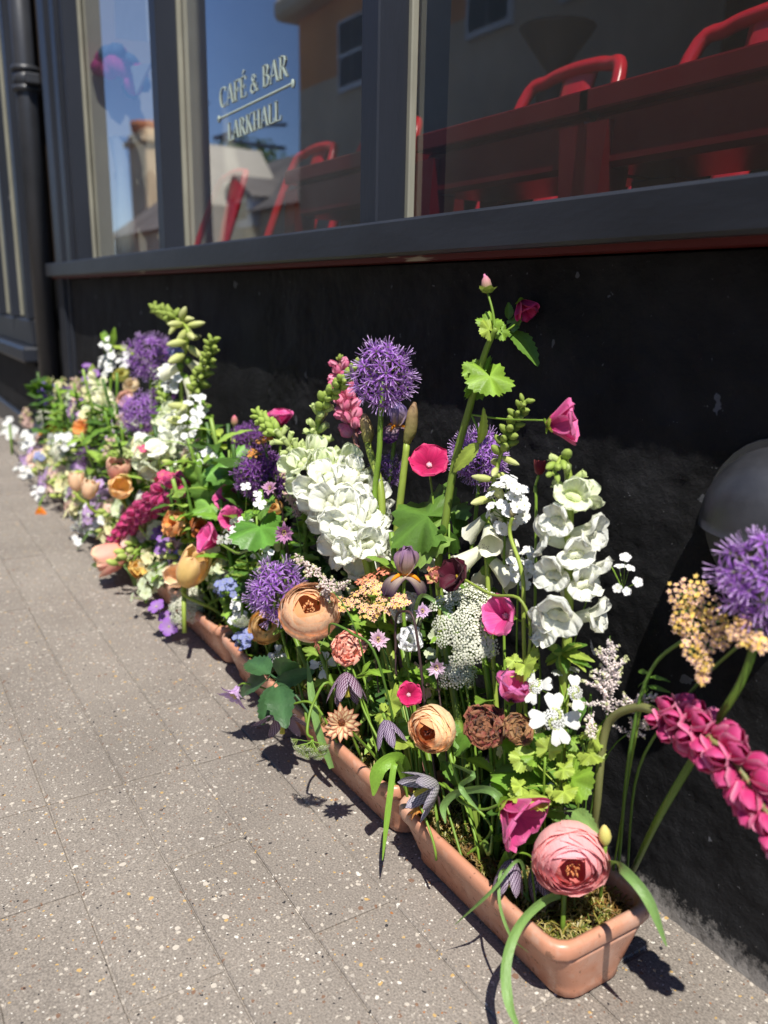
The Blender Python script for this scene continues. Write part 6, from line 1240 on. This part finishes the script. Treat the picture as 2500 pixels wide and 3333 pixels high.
bloom('rose', 'rose', 'cream rose right of the cream lupin', 430, 1258, .88, lambda u: ranunculus(26 * u, (lin(240, 226, 196), lin(244, 230, 200), lin(230, 205, 160)), .4, 8, 21), (-.1, .4, .9), off=18, stem=4, lod=True)
bloom('rose', 'rose', 'blush rose below the cream rose', 412, 1302, .85, lambda u: ranunculus(28 * u, (lin(240, 214, 200), lin(244, 216, 200), lin(230, 190, 170)), .4, 8, 22), (-.1, .3, .9), off=18, stem=4, lod=True)
bloom('rose', 'rose', 'pale yellow bloom above the cream rose', 398, 1225, .90, lambda u: ranunculus(26 * u, (lin(226, 224, 140), lin(230, 228, 150), lin(200, 190, 90)), .4, 7, 23), (-.1, .5, .8), off=16, stem=4, lod=True)
bloom('ranunculus', 'ranunculus', 'small apricot ranunculus behind the pink astilbe, mostly hidden', 893, 1655, .80, lambda u: ranunculus(28 * u, CRY, .6, 8, 24), (-.1, .4, .9), off=22, stem=4, lod=True)
bloom('ranunculus_bud', 'bud', 'dark red ranunculus bud on a bare stalk left of the right snapdragon tip', 1756, 1525, .885, lambda u: tulip(50 * u, 21 * u, (lin(100, 20, 30), lin(120, 30, 40), lin(140, 60, 60)), 2), (.1, 1, .1), base=(1730, 2800), off=22, stem=5, path=[(1745, 1700, .88), (1740, 1600, .885)])
T = Thing('curling_stalk', 'bare curling green stalk with a seed head in front of the white phlox', 'seed head', G(1720, 2780, ZS)); Y_ = .85; u = PX(P(1680, 1750, Y_)); add_stem(T, catmull([T.loc, P(1705, 2050, Y_), P(1700, 1870, Y_), P(1660, 1740, Y_), P(1668, 1680, Y_)], 7), 7 * u, LIME); m = MB(); m.addmb(bud_mesh(44 * u, lin(150, 140, 90), lin(190, 180, 140)), frame((0, 0, 1), P(1668, 1684, Y_))); T.part('seed_head', m, 'leaf')
# ---------------- leaves
leaf_spray('dark green serrated leaves hanging over the second trough edge', [(880, 2195, 795, 2130, .665, .64, 85, None), (870, 2215, 725, 2250, .66, .61, 80, None), (905, 2200, 965, 2110, .67, .68, 80, None), (905, 2235, 920, 2330, .665, .63, 90, None), (890, 2230, 850, 2360, .66, .62, 60, None), (900, 2220, 985, 2190, .67, .69, 60, None)], (1080, 2430), path=[(960, 2260, .69)], col=lin(62, 96, 58), cat='leaves')
leaf_spray('broad lobed mallow leaf behind the white foxglove bells', [(1462, 1705, 1285, 1640, .865, .84, 200, lin(88, 122, 48)), (1460, 1712, 1300, 1760, .865, .83, 120, lin(130, 160, 80)), (1462, 1700, 1500, 1800, .865, .9, 100, lin(70, 104, 40))], (1560, 2740), kind='lobed', cat='leaves')
leaf_spray('heart shaped green leaf right of the far foxglove', [(745, 1465, 752, 1590, .83, .80, 120, lin(104, 150, 66))], None, kind='lobed')
leaf_spray('hanging folded green leaves left of the pink mallows', [(670, 1530, 630, 1620, .79, .77, 90, lin(120, 156, 66)), (690, 1560, 665, 1680, .79, .77, 80, lin(96, 130, 56)), (680, 1620, 690, 1690, .78, .76, 60, lin(110, 150, 66))], None, kind='lobed')
leaf_spray('rough green mallow leaf below the four petalled white flowers', [(835, 1680, 865, 1775, .73, .70, 70, lin(92, 140, 56)), (820, 1670, 790, 1690, .73, .71, 50, lin(90, 130, 50)), (850, 1660, 880, 1640, .74, .74, 44, lin(110, 150, 60))], None, kind='lobed')
leaf_spray('bright lime mallow leaves and pods behind the pink mallow funnel', [(1775, 2465, 1800, 2395, .79, .80, 70, LIME), (1735, 2475, 1655, 2460, .79, .76, 60, LIME), (1760, 2480, 1720, 2430, .79, .80, 60, GRN), (1810, 2500, 1870, 2510, .80, .81, 40, LIME), (1820, 2555, 1930, 2510, .81, .83, 46, GRN), (1715, 2560, 1665, 2560, .78, .75, 40, LIME), (1705, 2560, 1755, 2630, .78, .76, 40, LIME), (1820, 2560, 1860, 2600, .80, .79, 44, LIME), (1805, 2560, 1790, 2600, .80, .79, 36, LIME)], (1770, 2860), kind='lobed')
leaf_spray('smooth grey green leaf arching beside the pink ranunculus', [(1760, 2640, 1880, 2665, .80, .80, 46, lin(96, 128, 66)), (1865, 2640, 1930, 2700, .80, .79, 60, lin(110, 140, 76))], (1800, 2880))
leaf_spray('ferny yarrow leaf right of the salmon carnation', [(1160, 2205, 1235, 2165, .735, .74, 26, GRN), (1180, 2190, 1200, 2150, .735, .74, 18, GRN), (1200, 2185, 1240, 2190, .735, .74, 18, GRN)], (1290, 2600))
leaf_spray('serrated green leaves left of the cream ranunculus ball', [(1290, 2395, 1270, 2330, .76, .75, 44, LIME * .9), (1300, 2400, 1335, 2435, .76, .75, 50, LIME * .8), (1285, 2350, 1320, 2410, .76, .76, 46, GRN), (1270, 2310, 1215, 2335, .76, .74, 34, LIME), (1255, 2290, 1300, 2270, .76, .76, 34, LIME)], (1400, 2680), kind='lobed')
leaf_spray('bushy small green leaves at the foot of the right snapdragon', [(1830, 2120 + 8 * (k % 3), 1830 + 78 * math.cos(k * 1.3), 2130 + 52 * math.sin(k * 1.3), .86, .85, 30, GR2 if k % 2 else LIME * .85) for k in range(12)], (1820, 2880))
leaf_spray('lime mallow leaf fan right of the orlaya heads', [(1900, 2420, 1960, 2370, .85, .86, 50, LIME), (1890, 2430, 1840, 2400, .85, .84, 50, GRN), (1905, 2440, 1950, 2480, .85, .84, 46, LIME * .9), (1890, 2450, 1850, 2490, .85, .83, 44, LIME)], (1860, 2870), kind='lobed')
leaf_spray('ferny green yarrow foliage against the wall below the large yarrow', [(2110, 2190 + 14 * k, 2110 + (60 if k % 2 else -44), 2180 + 22 * k, .88, .88, 16, GR2) for k in range(8)], (1990, 2870), path=[(2060, 2450, .88)])
leaf_spray('small green leaves below the white rose like bloom', [(1330 + 9 * k, 2190 + 6 * (k % 3), 1330 + 90 * math.cos(k * 1.1), 2200 + 60 * math.sin(k * 1.1), .80, .79, 30, GR2 if k % 2 else GRN) for k in range(10)], (1400, 2640))
leaf_spray('green leaves behind the cream ranunculus ball', [(1480, 2460, 1545, 2350, .79, .80, 56, GR2), (1490, 2440, 1470, 2330, .79, .80, 50, GR2), (1520, 2470, 1600, 2480, .79, .79, 46, GRN), (1440, 2480, 1490, 2540, .78, .77, 44, GR2)], (1560, 2830))
leaf_spray('lime seed pods above the violet rimmed mallow', [(1690, 2160, 1645, 2140, .82, .81, 40, LIME), (1700, 2150, 1730, 2190, .82, .81, 40, LIME), (1690, 2170, 1740, 2150, .82, .81, 40, LIME), (1680, 2175, 1660, 2200, .82, .80, 36, LIME)], (1720, 2800), kind='lobed')
leaf_spray('bright green leaf bunch right of the far foxgloves', [(720, 1420, 690, 1390, .9, .89, 40, LIME), (700, 1440, 740, 1400, .9, .89, 36, LIME), (690, 1430, 660, 1440, .9, .88, 36, LIME), (720, 1450, 760, 1450, .9, .89, 30, LIME), (700, 1450, 710, 1490, .9, .88, 30, LIME)], None)
leaf_spray('narrow green leaves at the very top of the far clump', [(360, 1120, 305, 1050, .94, .92, 26, GRN), (365, 1125, 370, 1075, .94, .94, 22, GRN), (368, 1128, 440, 1120, .94, .95, 22, LIME)], None)
BL = lin(116, 150, 84)
for i, (pts, w_, lb) in enumerate((([(1850, 2905, .80), (1770, 2930, .75), (1690, 3010, .69), (1648, 3130, .65), (1655, 3260, .63), (1700, 3370, .62)], 34, 'thick blue green strap leaf arching down over the near trough front'), ([(1960, 2860, .82), (1985, 2800, .81), (2040, 2840, .79), (2110, 2930, .79), (2170, 3080, .80)], 34, 'green strap leaf arching over the near end of the trough to the right'), ([(1640, 2960, .77), (1640, 2860, .755), (1645, 2770, .75)], 42, 'broad upright strap leaf behind the dark fritillaries'), ([(1720, 2930, .78), (1690, 2800, .74), (1600, 2900, .69), (1480, 3010, .66)], 12, 'thin grass blade crossing the front of the near trough'), ([(1730, 2940, .78), (1640, 2830, .73), (1625, 2930, .70), (1660, 3040, .68), (1720, 3100, .67)], 10, 'thin grass blade curling below the dark fritillaries'), ([(1330, 2560, .77), (1300, 2470, .74), (1235, 2500, .70), (1215, 2590, .69)], 46, 'broad green leaf tip hanging over the second trough near end'), ([(1330, 2590, .76), (1290, 2480, .71), (1268, 2600, .685), (1245, 2800, .66)], 20, 'long grass blade hanging over the end of the second trough'), ([(1080, 2500, .72), (1030, 2350, .70), (1000, 2150, .71)], 24, 'upright pale grass blade beside the dark serrated leaves'), ([(1660, 2800, .78), (1620, 2590, .75), (1500, 2575, .74), (1445, 2620, .73), (1450, 2680, .725)], 26, 'green strap leaf looping above the moss of the near trough'), ([(1460, 2480, .77), (1540, 2520, .74), (1500, 2560, .735), (1560, 2640, .735)], 18, 'flat green stalk crossing below the cream ranunculus'), ([(470, 2010, .78), (420, 1850, .70), (330, 1830, .66), (260, 1880, .63)], 16, 'long grass blade hanging to the pavement by the coral tulip'), ([(420, 1960, .80), (360, 1800, .72), (300, 1730, .68), (250, 1790, .64)], 12, 'grass blade left of the coral tulip'), ([(1340, 2060, .80), (1370, 1940, .78), (1450, 1990, .78), (1500, 2060, .79)], 14, 'pale green blade arching over the white lace'))):
    blade(lb, pts, w_, BL if i not in (2, 5, 6) else lin(126, 165, 62))
# dark wiry columbine stalks
T = Thing('columbine_stalk', 'dark wiry hooked columbine stalk in front of the white rose like bloom', 'stalk', G(1440, 2680, ZS)); u = PX(P(1340, 2100, .78)); add_stem(T, catmull([T.loc, P(1385, 2300, .78), P(1365, 2130, .775), P(1345, 2010, .775), P(1315, 1990, .775), P(1290, 2010, .775), P(1288, 2120, .775), P(1290, 2200, .775)], 7), 4.5 * u, lin(80, 62, 62))
# ---------------- filler greenery standing in the troughs
GN = ['mid green', 'dark green', 'fresh green', 'deep green', 'lime green']
FL = ('leafy green stem among the flowers of the %s trough from the camera', 'leafy green stems filling the %s trough')
r = random.Random(21); k = 0
GC = [lin(104, 142, 52), lin(72, 104, 44), lin(118, 150, 58), lin(58, 88, 42), lin(134, 162, 74)]
for t_ in range(NT):
    n = [8, 14, 16, 15, 12, 10, 9, 8, 8][t_]
    for i in range(n):
        x = TX0 - t_ * TPITCH - .03 - (i + r.random()) / n * (TLEN - .05)
        if t_ == 0 and x > -.86: continue
        y = r.uniform(.765 if t_ > 1 else .81, .895); zt = r.uniform(.2, .42) + (.05 if t_ else -.04) + (.10 if y > .84 else 0) + (.14 if t_ > 2 else 0)
        lw_ = r.uniform(.018, .045); kd_ = 'lobed' if k % 4 == 0 else ('narrow' if lw_ < .028 else 'broad'); lb_ = '%s stem with %s leaves in the %s trough from the camera' % (GN[k % 5], kd_, ORD[t_])
        filler(x, y, zt, (r.uniform(-.07, .07), r.uniform(-.09 if t_ > 1 else -.03, .04)), k, lb_, FL[1] % ORD[t_], GC[k % 5], n=r.randint(7, 12), ll=r.uniform(.06, .11), lw=lw_, kind='ovate' if k % 4 else 'lobed'); k += 1
# bare stems: many cut stems pushed into the moss
ST = ('bare green stem pushed into the moss of the %s trough from the camera', 'bare stems in the moss of the %s trough')
for t_ in range(6):
    for i in range([12, 18, 16, 12, 10, 8][t_]):
        x = TX0 - t_ * TPITCH - .05 - r.random() * (TLEN - .1)
        if t_ == 0 and x > -.84: continue
        y = r.uniform(.77, .89); B = np.array([x, y, ZS]); Q = B + [r.uniform(-.06, .06), r.uniform(-.05, .05), r.uniform(.10, .2)]; gi = r.randrange(5); T = Thing('cut_stem', ST[0].replace('green', GN[gi]) % ORD[t_], 'stem', B, ST[1] % ORD[t_]); add_stem(T, bez(B, B + [0, 0, .1], Q - [0, 0, .1], Q, 6), r.uniform(.004, .0065), GC[gi] * .8, n=6, tip=.001)

# flowering sprigs that thicken the far troughs and hang over their fronts
SPK = [('pale green', shared(flo5(1, lin(214, 224, 190)))), ('lime', shared(bud_mesh(1, lin(150, 178, 66), lin(206, 214, 130)))), ('lilac', shared(flo5(1, lin(196, 160, 214)))), ('cream', shared(flo5(1, lin(236, 228, 180)))), ('blush', shared(flo5(1, lin(238, 200, 190))))]
def sprig(t_, x, y, z, lean, over, kd, seed, fs=1.0):
    r = random.Random(seed); B = np.array([x, min(max(y, .77), .89), ZS]); Q = np.array([x + lean, y + over, z]); nm, me = SPK[kd]
    T = Thing('flowering_sprig', '%s flowering sprig in the %s trough from the camera' % (nm, ORD[t_]), 'sprig', B, '%s sprigs of the %s trough' % (nm, ORD[t_])); pth = bez(B, B + [0, 0, max(.12, (z - ZS) * .6)], Q - [lean * .3, over * .4, (z - ZS) * .25 if z > .2 else -.1], Q, 10); add_stem(T, pth, .005, GRN); jm = MB(); lm = MB()
    for k in range(16):
        f = .5 + .5 * k / 16; i = min(int(f * 10), 9); p = mix(pth[i], pth[i + 1], f * 10 - i); d = nrm((math.cos(k * 2.4), math.sin(k * 2.4) - .3, r.uniform(-.1, .8))); q = p + d * .045 * (1.25 - f * .5) * r.uniform(.6, 1.3); jm.add(*tube([p, q], .0018, 3, False)[:2], GRN); jm.addmb(me[1], frame(d, q, r.random() * 6, fs * r.uniform(.017, .028) * (1.8 if kd == 1 else 1)))
    for k in range(7):
        f = .2 + .6 * k / 7; i = min(int(f * 10), 9); p = mix(pth[i], pth[i + 1], f * 10 - i); d = np.array([math.cos(k * 2.4), math.sin(k * 2.4), r.uniform(0, .6)]); lm.addmb(leaf_ovate(r.uniform(.05, .10), r.uniform(.014, .03), col=GC[r.randrange(5)] * r.uniform(.8, 1.25), n=9, seed=k), xframe(d, (0, 0, 1), p))
    T.part('florets', jm, 'petal', kind='stuff'); T.part('leaves', lm, 'leaf')
k = 0
for t_ in range(3, NT):
    for i in range(15):
        x = TX0 - t_ * TPITCH - .02 - (i + r.random()) / 15 * TLEN
        if i % 3 == 0 and t_ > 3: sprig(t_, x, .76, r.uniform(.05, .13), r.uniform(-.05, .05), r.uniform(-.10, -.03), k % 5, 300 + k)
        elif i % 3 == 1 and t_ > 2: sprig(t_, x, r.uniform(.82, .9), r.uniform(.38, .58), r.uniform(-.06, .06), r.uniform(-.04, .05), k % 5, 300 + k)
        elif t_ > 2: sprig(t_, x, r.uniform(.77, .85), r.uniform(.17, .3), r.uniform(-.06, .06), r.uniform(-.06, .02), k % 5, 300 + k)
        k += 1
for t_ in range(3):
    for i in range([5, 10, 12][t_]):
        x = TX0 - t_ * TPITCH - .04 - (i + r.random()) / [5, 10, 12][t_] * (TLEN - .06)
        if t_ == 0 and x > -.86: continue
        sprig(t_, x, r.uniform(.82, .89), r.uniform(.2, .42), r.uniform(-.05, .05), r.uniform(-.03, .05), (0, 3, 1, 4, 0)[k % 5], 300 + k, .55); k += 1
cluster('flower_cluster', 'flower cluster', 'pale green and white flowers past the row at the left edge', spots(18, 1400, 34, 40, 16, 77), .80, FW, base=(40, 1480), fs=12, stem=3)
